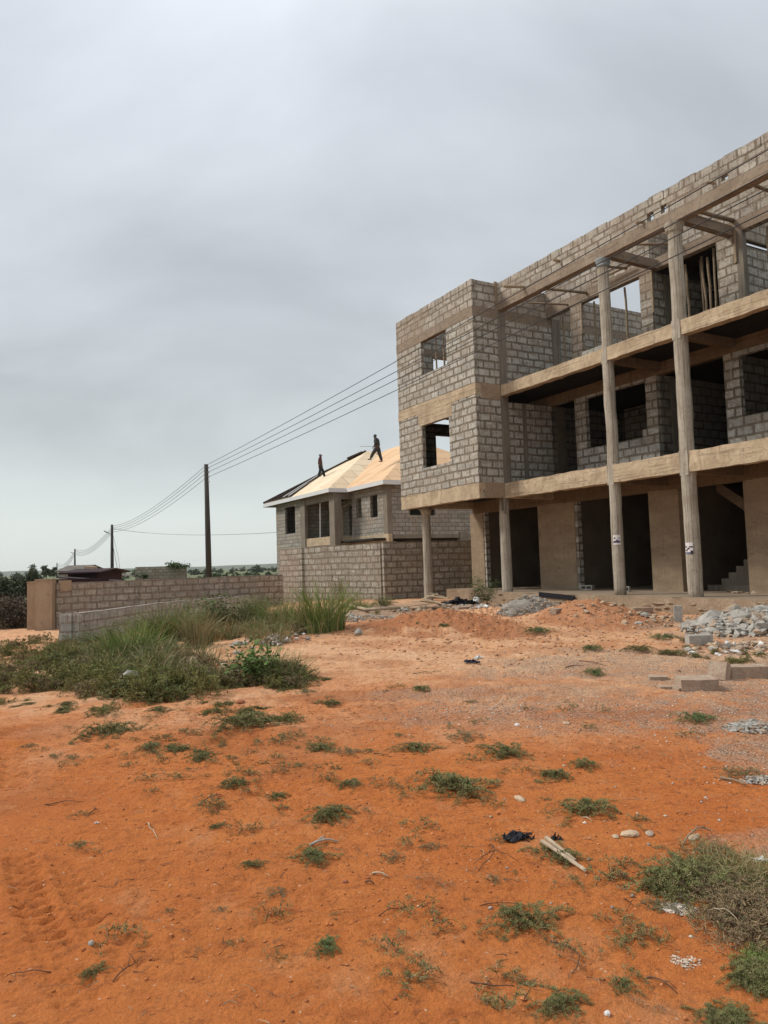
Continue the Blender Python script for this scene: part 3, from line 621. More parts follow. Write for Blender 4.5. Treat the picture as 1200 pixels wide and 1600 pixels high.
pipe('scaffold_pole', [(-5.95, -.16, 10.12), (-6.2, .4, 10.12)], .04, 'pole stub in the lit hole of the parapet above the second tall column')
pipe('scaffold_pole', [(-2.9, -.16, 10.3), (-2.95, .3, 10.3)], .04, 'pole stub sticking out of the parapet midway along the roof')
pipe('scaffold_pole', [(-2.4, 1.9, 10.15), (-3.9, 1.95, 10.17)], .035, 'thin pole lying along the inner roof beam left of the grey capped column')
pipe('scaffold_pole', [(-8.6, .3, 10.05), (-8.5, D+.05, 10.1)], .045, 'pole spanning the roof beams at the right edge')
pipe('scaffold_pole', [(-.5, .9, 9.98), (-1.1, D+.1, 9.9)], .03, 'short thin pole in the roof corner beside the bay')
# timber props under the roof beam
def prop(u, v, z0, z1, lean, label, r=.035, grp='timber props standing in the top floor openings'):
    q = MB(); n = 7; rnd = random.Random(int(u*100)); pts = []
    for i in range(n):
        t = i/(n-1.); pts.append(BW(u+lean*t+rnd.uniform(-.015, .015), v+rnd.uniform(-.015, .015), z0+(z1-z0)*t))
    q.tube(pts, r, 8, rn=.1); tag(q.build('timber_prop', MT['wood'], uv=False, smooth=True), label, 'prop', grp)
prop(-1.75-.12, D+.35, Z2, ZB+.06, 0, 'timber prop at the left jamb of the wide top floor window')
prop(-3.25, D+.3, Z2, ZB+.06, .06, 'dark timber prop in the bright top floor window')
prop(-5.45, D+.32, Z2, ZB-.05, .10, 'thin greenish timber prop just right of the second tall column')
prop(-5.9, D+.45, Z2, ZB+.04, .12, 'thick pale timber prop in the dark top floor doorway')
prop(-6.08, D+.34, Z2, ZB-.1, .02, 'slim timber prop right of the thick pale one in the top doorway')
prop(-6.38, D+.5, Z2, 8.4, 0, 'short dark timber prop at the right side of the top doorway', .05)
prop(-5.68, D+.6, Z2, ZB+.02, .03, 'thin prop between the greenish and the thick pale props in the top doorway', .028)
prop(-6.25, D+.28, Z2, ZB+.04, -.05, 'leaning prop nearest the right jamb of the top doorway', .032)
prop(-8.6, D+.5, Z2, ZB+.06, .04, 'second timber prop in the rightmost top floor opening')
prop(-.55, D+.3, Z2, ZB+.02, .06, 'timber prop in the narrow top floor gap beside the bay')
prop(-7.75, D+.4, Z2, ZB+.06, .0, 'brown timber prop in the rightmost top floor opening')
prop(2.25, -.6, Z2, 9.46, .0, 'thin upright stick inside the bay window, right one of two')
prop(2.75, -.6, Z2, 9.46, .0, 'thin upright stick inside the bay window, left one of two', .03)
for (u, z0, z1, lb) in ((-4.47, 8.55, 9.75, 'narrow board nailed to the block corner below the top cross beam'), (-7.12, 9.0, 9.8, 'short board hanging on the top floor pier near the right edge'), (-1.66, 8.75, 9.75, 'board nailed to the left jamb of the top floor window')):
    q = MB(); q.bar(BW(u, D-.02, z0), BW(u, D-.02, z1), .11, .03, up=(1, 0, 0), j=.004); tag(q.build('board', MT['wood'], uv=False), lb, 'board')
# stack of hollow blocks on the second floor
def hollow_block(loc, rz, name='hollow_block', mat='rock', label=None, group=None, l=.45, h=.22, w=.15):
    q = MB(); t = .032
    q.box(-l/2, l/2, -w/2, -w/2+t, 0, h, .002); q.box(-l/2, l/2, w/2-t, w/2, 0, h, .002)
    for c in (-l/2+t/2, 0, l/2-t/2): q.box(c-t/2, c+t/2, -w/2+t, w/2-t, .002, h-.002)
    q.box(-l/2+t, l/2-t, -w/2+t, w/2-t, .002, .03)
    # lie on its side so the cells face out
    o = q.build(name, MT[mat], loc=loc, rz=rz); o.rotation_euler = (math.pi/2, 0, rz)
    return tag(o, label, 'block', group)
k = 0
for r in range(3):
    for c in range(2):
        p_ = BW(-3.0-.47*c+.02*r, .95, Z2+.23-.0+r*.16*0+r*.155)
        o = hollow_block((p_.x, p_.y, Z2+.01+.155*r+.075), YAW+math.pi/2, 'hollow_block', 'rock', '%s hollow block, %s row of the small second floor stack' % (('left', 'right')[c], ('bottom', 'middle', 'top')[r]), 'hollow blocks stacked on the second floor', h=.2)

# ------------------------------------------------------------ neighbouring house with its roof going on
HU, HV = 18.4, 6.1
hp = BW(HU, HV, 0)
house = empty('neighbour_house', (hp.x, hp.y, 0), YAW, 'grey block two storey house with a plywood covered hip roof and white fascia', 'house')
def hb(s, name, mat, parent=None, **kw):      # geometry given in the (v, u, z) frame of the block, moved to the house's origin
    s.v = [(a-HV, b_-HU, c) for a, b_, c in s.v]; return s.build(name, MT[mat] if isinstance(mat, str) else mat, parent or house, **kw)
w = MB(); w.wall('x', 4.9, 5.05, 27.9, 33.2, -.5, 6.2, [(29.5, 31.4, 3.95, 5.88)]); w.wall('y', 33.05, 33.2, 5.06, 15, -.5, 6.2, [(7.9, 9.2, 4.2, 5.6)]); hb(w, 'wall', 'block_far')
w = MB(); w.wall('x', 4.9, 5.05, 23.0, 27.9, -.5, 2.9, []); w.wall('x', 7.3, 7.45, 23.3, 33.0, 2.9, 6.2, [(24.6, 25.8, 2.9, 5.6)]); w.wall('y', 28.0, 28.15, 5.05, 7.3, 2.9, 6.2); w.wall('y', 23.0, 23.15, 7.5, 13, 2.9, 6.2); hb(w, 'wall', 'block_far')
w = MB(); w.rbox(4.86, 5.06, 23.6, 27.85, 2.9, 3.44, .4, .01, 1.); w.rbox(5.3, 6.4, 22.95, 23.12, 2.9, 3.44, .4, .01, 2.); hb(w, 'balcony_parapet', 'beam')
w = MB(); w.rbox(4.85, 5.1, 23.6, 28.2, 5.72, 6.16, .4, .01, 1.); w.rbox(5.1, 6.4, 22.9, 23.15, 5.74, 6.16, .4, .01, 2.); hb(w, 'balcony_beam', 'pilaster')
w = MB(); w.rbox(4.8, 5.3, 22.85, 23.6, -.4, 6.16, .4, .012, 3.); hb(w, 'column', 'pilaster')
w = MB(); w.rbox(4.78, 5.0, 27.5, 28.3, 2.6, 6.16, .4, .012, 3.); hb(w, 'column', 'pilaster')
w = MB(); w.tube([(5.0, 25.5, 3.4), (5.05, 25.5, 5.75)], .04, 8); hb(w, 'prop', 'fascia')
w = MB(); w.bar((6.3, 24.8, 3.0), (6.2, 25.3, 5.6), .22, .03); w.bar((5.6, 23.3, 5.3), (6.6, 23.3, 5.75), .06, .04); w.bar((6.0, 24.2, 3.0), (6.1, 24.5, 5.4), .18, .03); hb(w, 'loose_plank', 'wood_pale')
w = MB(); w.wall('x', 6.1, 6.25, 18.4, 22.98, 3.3, 6.2, [(21.65, 22.4, 4.5, 5.71), (19.6, 20.5, 4.4, 5.73)]); hb(w, 'wall', 'block_far')
w = MB(); w.wall('x', 6.6, 6.75, 18.6, 22.98, -.5, 2.9, [(19.5, 21.5, 1, 2.4)]); hb(w, 'wall', 'block_far')
w = MB(); w.rbox(6.05, 6.3, 18.3, 23.0, 2.88, 3.34, .4, .01, 4.); hb(w, 'floor_beam', 'beam')
w = MB(); w.rbox(6.06, 6.4, 18.36, 18.85, 2.7, 6.2, .4, .01, 5.); hb(w, 'column', 'pilaster')
w = MB(); w.wall('y', 18.4, 18.55, 6.41, 15.5, 3.28, 6.2, [(7.6, 9.42, 4.42, 5.75)]); hb(w, 'wall', 'block_far')
w = MB(); w.wall('y', 19.6, 19.75, 6.4, 15.5, -.5, 3.2, [(7, 8, 1, 3.1), (10, 11, .5, 2.5)]); hb(w, 'wall', 'plaster_in')
w = MB(); w.rbox(6.45, 11.1, 18.38, 18.6, 3.06, 3.29, .4, .008, 6.); w.rbox(11.1, 11.7, 18.3, 18.7, 2.5, 3.4, .3, .01, 6.); w.rbox(11.7, 15.5, 18.38, 18.6, 2.9, 3.29, .4, .008, 6.); hb(w, 'floor_beam', 'pilaster')
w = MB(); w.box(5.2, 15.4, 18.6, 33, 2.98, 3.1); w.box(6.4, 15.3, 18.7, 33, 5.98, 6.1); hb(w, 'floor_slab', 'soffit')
# hip roof: two overlapping hips
def sheet_mat(name, c1, c2, line):
    m, n, b = newmat(name); ob = objco(n, 'UV')
    br = n.nodes.new('ShaderNodeTexBrick'); n.links.new(ob, br.inputs['Vector']); br.inputs['Scale'].default_value = 1
    br.inputs['Brick Width'].default_value = 2.44; br.inputs['Row Height'].default_value = .98; br.inputs['Mortar Size'].default_value = .022; br.inputs['Mortar Smooth'].default_value = .1
    br.inputs['Color1'].default_value = (*c1, 1); br.inputs['Color2'].default_value = (*c2, 1); br.inputs['Mortar'].default_value = (*line, 1)
    gr_ = rng(n, noise_n(n, mapping(n, ob, (1, 14, 1)), 2.5, 4, .6), .3, .7, .88, 1.08); s_ = n.nodes.new('ShaderNodeVectorMath'); s_.operation = 'SCALE'
    n.links.new(br.outputs[0], s_.inputs[0]); n.links.new(gr_, s_.inputs[3]); n.links.new(s_.outputs[0], b.inputs['Base Color']); b.inputs['Roughness'].default_value = .7; return m
MT['ply'] = sheet_mat('pale_plywood', (.76, .63, .45), (.66, .51, .34), (.36, .25, .15))
MT['ply_o'] = sheet_mat('orange_plywood', (.70, .47, .28), (.60, .38, .21), (.33, .2, .1))
T_ = .585
def hip(u0, u1, v0, v1, z, mats, name):
    h = min(u1-u0, v1-v0)/2; 
    if (u1-u0) >= (v1-v0): R1, R2 = (v0+h, u0+h), (v0+h, u1-h)
    else: R1, R2 = (v0+h, u0+h), (v1-h, u0+h)
    zr = z+h*T_; A, B_, C_, D_ = (v0, u0, z), (v0, u1, z), (v1, u1, z), (v1, u0, z); r1 = (*R1, zr); r2 = (*R2, zr)
    s = MB()
    if (u1-u0) >= (v1-v0): F = [(A, r1, r2, B_), (B_, r2, C_), (C_, r2, r1, D_), (D_, r1, A)]
    else: F = [(A, r1, B_), (B_, r1, r2, C_), (C_, r2, D_), (D_, r2, r1, A)]
    for f_ in F: s.poly(f_)
    s.poly([(p[0], p[1], z-.03) for p in (A, B_, C_, D_)])
    o = hb(s, name, mats); return o
hip(22.7, 34.6, 4.4, 18.0, 6.41, MT['ply'], 'roof')
hip(17.9, 34.35, 5.6, 17.9, 6.41, MT['ply_o'], 'roof')
s = MB()
for (a, b_) in (((4.4, 34.6), (4.4, 22.7)), ((4.4, 22.7), (5.6, 22.7)), ((5.6, 22.7), (5.6, 17.9)), ((5.6, 17.9), (18, 17.9)), ((4.4, 34.6), (18, 34.6))):
    s.bar((a[0], a[1], 6.28), (b_[0], b_[1], 6.28), .04, .25)
hb(s, 'fascia', 'fascia')
s = MB(); s.box(4.45, 17.9, 22.75, 34.5, 6.17, 6.20); s.box(5.65, 17.9, 17.95, 22.75, 6.17, 6.199); hb(s, 'eave_soffit', 'pilaster')
MT['batten'] = rough_mat('dark_batten', (.085, .06, .045), (.05, .037, .028), 4)
zf = lambda v, k=0: 6.41+T_*(v-4.4)+k
s = MB(); s.prism([(4.42, 34.5, zf(4.42, .02)), (4.42, 29.0, zf(4.42, .02)), (7.6, 31.2, zf(7.6, .02))], (0, 0, 1), .02); hb(s, 'roof_underlay', 'batten')
s = MB()
for k in range(8):
    u_ = 34.3-k*.70; v2 = 4.5+3.7*(1-k*.02); uu2 = min(34.6-(v2-4.4)+.1, 31.2)-k*.06
    s.bar((4.5, u_, zf(4.5, .09)), (v2, uu2, zf(v2, .09)), .12, .07, j=.01)
hb(s, 'roof_batten', 'batten')
s = MB(); s.bar((4.5, 30.7, zf(4.5, .12)), (7.4, 31.0, zf(7.4, .12)), .12, .04); s.bar((4.5, 29.6, zf(4.5, .12)), (6.2, 30.2, zf(6.2, .12)), .10, .04); hb(s, 'pale_strip', 'fascia')
s = MB(); s.bar((4.45, 34.6, 6.5), (10.3, 28.75, zf(10.3, .06)), .22, .10); s.bar((10.1, 28.9, zf(10.1, .1)), (9.2, 29.6, zf(9.2, .2)), .5, .1); hb(s, 'ridge_board', 'batten')

# ------------------------------------------------------------ boundary walls
def wallrun(name, pts, th, zt, zb, mat, label, cat='wall', group=None, piers=(), top=True):
    root = empty(name, (pts[0][0], pts[0][1], zb), 0, label, cat, group)
    for i in range(len(pts)-1):
        a = Vector((*pts[i], 0)); b_ = Vector((*pts[i+1], 0)); l = (b_-a).length; ang = math.atan2(b_.y-a.y, b_.x-a.x)
        s = MB(); s.wall('y', -th/2, th/2, 0, l-.002, 0, zt-zb-.0)
        rnd = random.Random(i); x = .0
        while x < l-.1:
            ww = min(.46, l-x); s.box(x+.006, x+ww-.006, -th/2-.004, th/2+.004, zt-zb-.22, zt-zb+rnd.uniform(.0, .02)); x += .47
        o = s.build('wall_run', MT[mat], root, z0=(zt-zb) % .25); o.location = (a.x-pts[0][0], a.y-pts[0][1], 0); o.rotation_euler = (0, 0, ang)
    for (x, y, ang, w_, hz) in piers:
        s = MB(); s.rbox(-w_/2, w_/2, -th*1.05, th*1.05, 0, zt-zb+hz, .3, .008, x); o = s.build('pier', MT[mat], root, z0=(zt-zb) % .25); o.location = (x-pts[0][0], y-pts[0][1], 0); o.rotation_euler = (0, 0, ang)
    return root
ANG = math.atan2(4, -3.52)
E1 = BW(5.6, 7.5, 0)
wallrun('compound_wall', [(-3.66, 33.0), (-.14, 29.0)], .16, 2.42, -.5, 'block_fence', 'tall grey block compound wall in front of the plywood roofed house, left stretch', 'wall', None, [(-3.7, 33.05, ANG, .3, .0)])
wallrun('compound_wall', [(-.10, 29.03), (E1.x, E1.y)], .16, 2.44, -.5, 'block_fence', 'shaded grey block wall running behind the round columns under the bay', 'wall', None, [(.12, 29.12, YAW, .62, .01), (3.55, 31.05, YAW, .25, 0)])
wallrun('return_wall', [(-4.85, 34.3), (-3.75, 33.1)], .16, 2.40, -.5, 'block_red', 'pinkish block return at the left end of the tall compound wall', 'wall')
BA = math.atan2(5.5, 7.4)
bw = wallrun('boundary_wall', [(-12.0, 26.8), (-4.6, 32.6)], .16, 1.25, -.9, 'block_red', 'long low pinkish block wall behind the weeds on the left', 'wall', None, [(-9.45, 28.8, BA, .42, .02), (-6.55, 31.07, BA, .62, .03)])
def gatepier(x, y, sx, sy, zt, label):
    s = MB(); s.rbox(-sx/2, sx/2, -sy/2, sy/2, 0, zt+.75, .25, .010, x); s.rbox(-sx/2-.02, sx/2+.02, -sy/2-.02, sy/2+.02, zt+.752, zt+.79, .3, .006, x+1)
    tag(s.build('gate_pier', MT['plaster_pier'], loc=(x, y, -.75), rz=BA*.2), label, 'pier', 'rendered gate piers')
MT['plaster_pier'] = rough_mat('pier_render', (.38, .28, .19), (.28, .20, .135), 1.3, spot=(.20, .15, .105), sc=(1, 1, .6))
gatepier(-12.25, 26.55, .58, .5, 1.38, 'wide brown rendered pier at the left end of the long low wall')
gatepier(-12.80, 26.9, .42, .4, 1.30, 'narrow brown rendered pier beside the bushes at the far left')
s = MB(); s.box(-.18, .22, -.09, .09, 1.7, 2.10, .004); tag(s.build('wall_end_block', MT['plaster_pier'], loc=(-11.75, 26.95, -.75), rz=BA), 'short rendered block on top of the wall beside the wide brown pier', 'block')
wallrun('low_wall', [(-8.75, 20.8), (-7.95, 26.3), (-5.5, 31.0)], .2, .46, -.7, 'block_new', 'low pale new block wall curving through the weeds in front of the long wall', 'wall')
s = MB(); s.wall('y', -.1, .1, -.46, -.101, 0, 1.16); tag(s.build('wall_stub', MT['block_new'], z0=.16, loc=(-8.75, 20.85, -.7), rz=-.08), 'pale corner stub closing the near end of the low new wall', 'wall')

# ------------------------------------------------------------ utility poles and lines
def upole(name, x, y, zt, zb, r, lamp, label, lean=0., stays=False):
    e = empty(name, (x, y, zb), 0, label, 'utility pole', 'wooden poles carrying the power line')
    s = MB(); s.tube([(lean, 0, 0), (lean*.5, 0, (zt-zb)*.5), (0, 0, zt-zb)], [r*1.25, r*1.1, r*.8], 12, rn=.02); s.build('pole', MT['pole'], e, smooth=True)
    for k in range(4):
        s = MB(); h = zt-zb-.22-.28*k; s.tube([(r*.8, -.05, h), (r*.8+.09, -.05, h)], .045, 8); s.tube([(r*.8+.045, -.1, h), (r*.8+.045, -.1, h+.02), (r*.8+.045, 0, h)], .03, 6); s.build('insulator', MT['fascia'], e)
    if lamp:
        s = MB(); h = zt-zb-1.5; s.tube([(0, 0, h), (-.5, -.1, h+.35)], .03, 6)
        lb = s.build('lamp_arm', MT['pole'], e); s = MB(); s.bar((-.42, -.08, h+.30), (-1.05, -.2, h+.62), .26, .12); s.build('lamp_head', MT['pole'], lb)
    return e
upole('utility_pole', -10.88, 45, 8.05, -.6, .155, 0, 'tall dark wooden pole behind the low wall, nearest of the line', lean=.1)
upole('utility_pole', -38.24, 103, 8.25, -.9, .20, 1, 'dark pole with a lamp arm, second along the line')
upole('utility_pole', -84.38, 200, 8.2, -1, .22, 1, 'small distant pole with a tilted lamp arm behind the shed roofs')
upole('utility_pole', -178.5, 400, 7.4, -1, .3, 0, 'tiny farthest pole of the line above the trees')
upole('utility_pole', -206, 395, 3.4, -1, .3, 0, 'little pole standing alone over the bushes at the left edge')
upole('utility_pole', 6.6, 6.6, 7.4, 0, .17, 0, 'near pole of the power line standing to the right of the camera')
def sag(a, b, s_, n=22):
    a = Vector(a); b = Vector(b); return [a.lerp(b, i/n)-Vector((0, 0, 4*s_*(i/n)*(1-i/n))) for i in range(n+1)]
def at_depth(x, y, Y): d = ray(x, y); t = Y/d.y; return Vector((0, 0, CZ))+d*t
MT['wire'] = plain('line_wire', (.02, .02, .022), .5)
WP = [((1200, 236), 727), ((1200, 273), 732.5), ((1200, 297), 739), ((1200, 331), 746.5)]
names_ = ['uppermost of the four power lines crossing the building', 'second power line from the top crossing the building', 'third power line from the top crossing the building', 'lowest of the four power lines crossing the building']
MID = [583.5, 601.5, 613, 627.5]
for k, ((ex, ey), yl) in enumerate(WP):
    P1 = at_depth(322, yl, 45); P2 = Vector((-38.1, 103, 8.05-.27*k)); P3 = Vector((-84.2, 200, 8.0-.4*k)); P4 = Vector((-178.3, 400, 7.2-.9*k))
    # near end chosen so that it hangs on the near pole
    P0 = at_depth(1500, ey+(ey-MID[k])/580*300*1.0+6, 6.6)
    s = MB(); pts = sag(P0, P1, .10, 40)+sag(P1, P2, .75)[1:]+sag(P2, P3, 1.5)[1:]+sag(P3, P4, 2.4)[1:]
    rr = [.006+.000135*p.y if (p.y < 45) else .012+.00019*(p.y-45) for p in pts]
    s.tube(pts, rr, 6, cap=True); tag(s.build('power_line', MT['wire'], uv=False), names_[k], 'cable', 'power lines strung between the poles')
s = MB(); s.tube(sag((-38.1, 103, 7.7), BW(33.2, 5.2, 4.2), .5, 24), [.022]*8+[.016]*17, 6); tag(s.build('service_cable', MT['wire'], uv=False), 'single cable running from the lamp pole to the grey house', 'cable')
s = MB(); s.tube([(-38.1, 103, 5.2), (-36.6, 102, -.8)], .03, 5); s.tube([(-38.1, 103, 6.8), (-37.2, 102.6, 3.5), (-36.5, 102, -.8)], .02, 5); tag(s.build('stay_wire', MT['wire'], uv=False), 'slack stay wire hanging down beside the lamp pole', 'cable')

# ------------------------------------------------------------ people on the roof
def roofhit(px, py, kind='A'):
    d = ray(px, py); o = Vector((0, 0, CZ)); nv = Vector((math.cos(YAW), math.sin(YAW), 0)); B0 = Vector((BX, BY, 0))
    # plane z = 6.41 + T*(v-4.4)
    v0 = (o-B0).dot(nv); dv = d.dot(nv); t = (6.41+T_*(v0-4.4)-o.z)/(d.z-T_*dv); return o+d*t
def skin_chain(bm_me, name, verts, edges, radii, mat, parent, root=0, sub=2):
    me = bpy.data.meshes.new(name); me.from_pydata([tuple(v) for v in verts], edges, []); o = bpy.data.objects.new(name, me); col.objects.link(o)
    me.materials.append(mat); o.parent = parent
    md = o.modifiers.new('skin', 'SKIN')
    me.skin_vertices[0].data  # layer created with the modifier
    for i, r in enumerate(radii):
        r = r*1.5
        sv = me.skin_vertices[0].data[i]; sv.radius = (r, r) if not isinstance(r, tuple) else r; sv.use_root = (i == root)
    sb = o.modifiers.new('sub', 'SUBSURF'); sb.levels = sub; sb.render_levels = sub; md.use_smooth_shade = True
    return o
MT['skin'] = plain('skin', (.09, .05, .033), .6); MT['maroon'] = plain('maroon_shirt', (.085, .022, .028), .9); MT['trs'] = plain('dark_trousers', (.022, .022, .024), .9)
MT['jack'] = plain('dark_grey_jacket', (.045, .043, .046), .9); MT['cap'] = plain('grey_cap', (.22, .22, .22), .8); MT['teal'] = plain('teal_headwrap', (.02, .09, .08), .9); MT['trb'] = plain('charcoal_trousers', (.05, .045, .042), .9); MT['shoe'] = plain('dark_boot', (.02, .015, .012), .6)
def person(loc, rz, scale, J, shirt, trousers, hatmat, brim, label):
    P = empty('person', loc, rz, label, 'person', 'roofers working on the plywood roof'); P.scale = (scale,)*3
    # J: joints. x = forward, y = left, z = up (metres)
    hip, waist, chest, neck, head = J['hip'], J['waist'], J['chest'], J['neck'], J['head']
    V = [hip, waist, chest, neck, head]; Eg = [(0, 1), (1, 2), (2, 3), (3, 4)]; Rr = [.115, .105, .13, .055, .06]
    def add(p, q, r): V.append(p); Eg.append((q, len(V)-1)); Rr.append(r); return len(V)-1
    for sd in 'LR':
        s_ = add(J['sh'+sd], 2, .065); e_ = add(J['el'+sd], s_, .045); w_ = add(J['wr'+sd], e_, .03); pl = add(Vector(J['wr'+sd])+(Vector(J['wr'+sd])-Vector(J['el'+sd])).normalized()*.07, w_, .034)
        h_ = add(J['hp'+sd], 0, .095); k_ = add(J['kn'+sd], h_, .062); a_ = add(J['an'+sd], k_, .042)
    body = skin_chain(None, 'body', V, Eg, Rr, MT['skin'], P)
    for sd in 'LR':    # hands: five short fingers each
        w0 = Vector(J['wr'+sd]); d = (w0-Vector(J['el'+sd])).normalized(); side = d.cross(Vector((0, 1, 0))); side = side.normalized() if side.length > .1 else Vector((1, 0, 0)); base = w0+d*.09
        s = MB()
        for q in range(4): b0 = base+side*(.028-.019*q); L_ = (.07, .08, .074, .058)[q]; s.tube([b0, b0+d*L_*.5+side*.002, b0+d*L_*.85+Vector((0, 0, -.008))], [.010, .009, .007], 6)
        b0 = w0+d*.03+side*.03; s.tube([b0, b0+d*.03+side*.03, b0+d*.065+side*.04], [.012, .011, .008], 6)
        s.build('hand', MT['skin'], P, uv=False, smooth=True)
    # head
    s = MB(); hc = Vector(head); bm = bmesh.new(); bmesh.ops.create_icosphere(bm, subdivisions=3, radius=1)
    b0 = len(s.v)
    for v in bm.verts:
        p = v.co.copy(); q = Vector((p.x*.10, p.y*.078, p.z*.125))
        if p.x > .5: q.x -= .012*(p.x-.5)
        if p.z < -.4: q.x += .015
        q.x += .03*math.exp(-((p.y/.16)**2+((p.z+.12)/.22)**2))*(p.x > 0)      # nose
        q.x -= .010*math.exp(-(((abs(p.y)-.38)/.16)**2+((p.z-.08)/.12)**2))*(p.x > 0)  # eye sockets
        q.x -= .006*math.exp(-((p.y/.3)**2+((p.z+.5)/.07)**2))*(p.x > 0)       # mouth line
        s.v.append(tuple(hc+Vector((.0, 0, .05))+q))
    for f in bm.faces: s.f.append(tuple(b0+v.index for v in f.verts)); s.m.append(0)
    bm.free()
    for sg in (-1, 1): s.blob(hc+Vector((-.005, sg*.08, .045)), .025, .012, .035, 1, .1)
    s.build('head', MT['skin'], P, uv=False, smooth=True)
    s = MB(); s.blob(hc+Vector((-.008, 0, .115)), .112, .09, .075, 2, .04, flat=.45)
    if brim: s.bar(hc+Vector((.07, 0, .10)), hc+Vector((.18, 0, .085)), .13, .015)
    s.build('cap' if brim else 'headwrap', hatmat, P, uv=False, smooth=True)
    # shirt: torso and upper arms, trousers: hips and legs
    V = [Vector(hip)+Vector((0, 0, .02)), waist, chest, Vector(neck)-Vector((0, 0, .04))]; Eg = [(0, 1), (1, 2), (2, 3)]; Rr = [.138, .125, .15, .075]
    for sd in 'LR':
        s_ = add(J['sh'+sd], 2, .085); e_ = add(J['el'+sd], s_, .062)
        if shirt[1]: add(Vector(J['el'+sd]).lerp(Vector(J['wr'+sd]), .9), e_, .045)
    skin_chain(None, 'shirt', V, Eg, Rr, shirt[0], P)
    V = [Vector(hip)+Vector((0, 0, .05)), hip]; Eg = [(0, 1)]; Rr = [.125, .13]
    for sd in 'LR':
        h_ = add(J['hp'+sd], 1, .108); k_ = add(J['kn'+sd], h_, .078); add(Vector(J['an'+sd]), k_, .06)
    skin_chain(None, 'trousers', V, Eg, Rr, trousers, P)
    for sd in 'LR':
        a = Vector(J['an'+sd]); s = MB(); s.blob(a+Vector((.06, 0, -.055)), .14, .05, .045, 2, .05, flat=.6); s.blob(a+Vector((-.01, 0, -.0)), .055, .05, .06, 2, .05); s.build('boot', MT['shoe'], P, uv=False, smooth=True)
    return P
f1 = roofhit(503, 747)
J1 = dict(hip=(0, 0, .92), waist=(.01, 0, 1.08), chest=(.0, 0, 1.32), neck=(.01, 0, 1.50), head=(.03, 0, 1.60), shL=(0, .19, 1.43), elL=(-.04, .24, 1.15), wrL=(.08, .25, .93), shR=(0, -.19, 1.43), elR=(-.02, -.25, 1.15), wrR=(.10, -.22, .94),
          hpL=(0, .1, .88), knL=(.20, .11, .50), anL=(.34, .12, .02), hpR=(0, -.1, .88), knR=(.0, -.1, .52), anR=(-.16, -.1, .12))
f1 = f1-Vector((0, 0, -.03))
person(f1+Vector((-.1, 0, .03)), .15, .94, J1, (MT['maroon'], False), MT['trs'], MT['cap'], True, 'person in a maroon shirt and grey cap walking on the dark roof battens')
f2 = roofhit(588, 721)
J2 = dict(hip=(0, 0, .90), waist=(.02, 0, 1.05), chest=(.05, 0, 1.28), neck=(.10, 0, 1.46), head=(.14, 0, 1.54), shL=(.05, .2, 1.38), elL=(.0, .27, 1.12), wrL=(.16, .25, .92), shR=(.05, -.2, 1.38), elR=(-.02, -.28, 1.12), wrR=(.14, -.22, .90),
          hpL=(0, .1, .86), knL=(.24, .12, .56), anL=(.44, .13, .20), hpR=(0, -.1, .86), knR=(-.10, -.1, .46), anR=(-.22, -.11, .06))
pp = person(f2+Vector((0.1, 0, .0)), math.pi-.25, 1.0, J2, (MT['jack'], True), MT['trb'], MT['teal'], False, 'person in a dark jacket and teal headwrap stepping across the plywood slope')
s = MB(); q_ = f2+Vector((0, 0, .92)); s.tube([q_+Vector((-.1, -.2, 0)), q_+Vector((-1.0, -.2, .03))], .012, 5); tag(s.build('measuring_stick', MT['wood'], uv=False), 'thin straight rod held out by the roofer in the dark jacket', 'rod')
q_ = roofhit(594, 716); s = MB(); s.tube([q_+Vector((.05, 0, .05)), q_+Vector((-.32, 0, .42))], .02, 6); s.bar(q_+Vector((-.4, 0, .36)), q_+Vector((-.24, 0, .5)), .05, .05); tag(s.build('hammer', MT['wood'], uv=False), 'long handled hammer leaning behind the roofer in the dark jacket', 'tool')

# ------------------------------------------------------------ vegetation
MT['leaf'] = leaf_mat('leaf'); MT['grassblade'] = leaf_mat('grass_blade', .6); MT['litter'] = leaf_mat('litter', .9)
def rots(rs, n): a = rs.rand(n)*2*np.pi; return np.cos(a), np.sin(a)
def leaves(P, Dv, ln, wd, C, rs, up=None):    # diamond leaves: base P, direction Dv
    n = len(P); Dv = Dv/np.linalg.norm(Dv, axis=1, keepdims=True)
    r = rs.randn(n, 3)*.45; r[:, 2] += 1.; Sd = np.cross(Dv, r); Sd /= np.linalg.norm(Sd, axis=1, keepdims=True)+1e-9
    ln = np.asarray(ln).reshape(-1, 1)*np.ones((n, 1)); wd = np.asarray(wd).reshape(-1, 1)*np.ones((n, 1))
    mid = P+Dv*ln*.45; V = np.stack([P, mid+Sd*wd*.5, P+Dv*ln, mid-Sd*wd*.5], 1).reshape(-1, 3)
    Fc = np.arange(n*4).reshape(-1, 4); Cc = np.repeat(C, 4, axis=0); return V, Fc, Cc
def ribbons(pts, wd, C, rs):                  # pts (n,k,3) strips tapering to the tip
    n, k, _ = pts.shape; d = pts[:, -1]-pts[:, 0]; r = rs.randn(n, 3); S = np.cross(d, r); S /= np.linalg.norm(S, axis=1, keepdims=True)+1e-9
    w = (wd.reshape(-1, 1, 1)*np.linspace(1, .12, k).reshape(1, k, 1))*.5
    A = pts+S[:, None]*w; B = pts-S[:, None]*w; V = np.stack([A, B], 2).reshape(-1, 3)
    base = (np.arange(n)*k*2)[:, None]+(np.arange(k-1)*2)[None]; base = base.reshape(-1)
    Fc = np.stack([base, base+1, base+3, base+2], 1); return V, Fc, np.repeat(C, k*2, axis=0)
def cat_(parts):
    V = []; Fc = []; C = []; o = 0
    for v, f, c in parts: V.append(v); Fc.append(f+o); C.append(c); o += len(v)
    return np.concatenate(V), np.concatenate(Fc), np.concatenate(C)
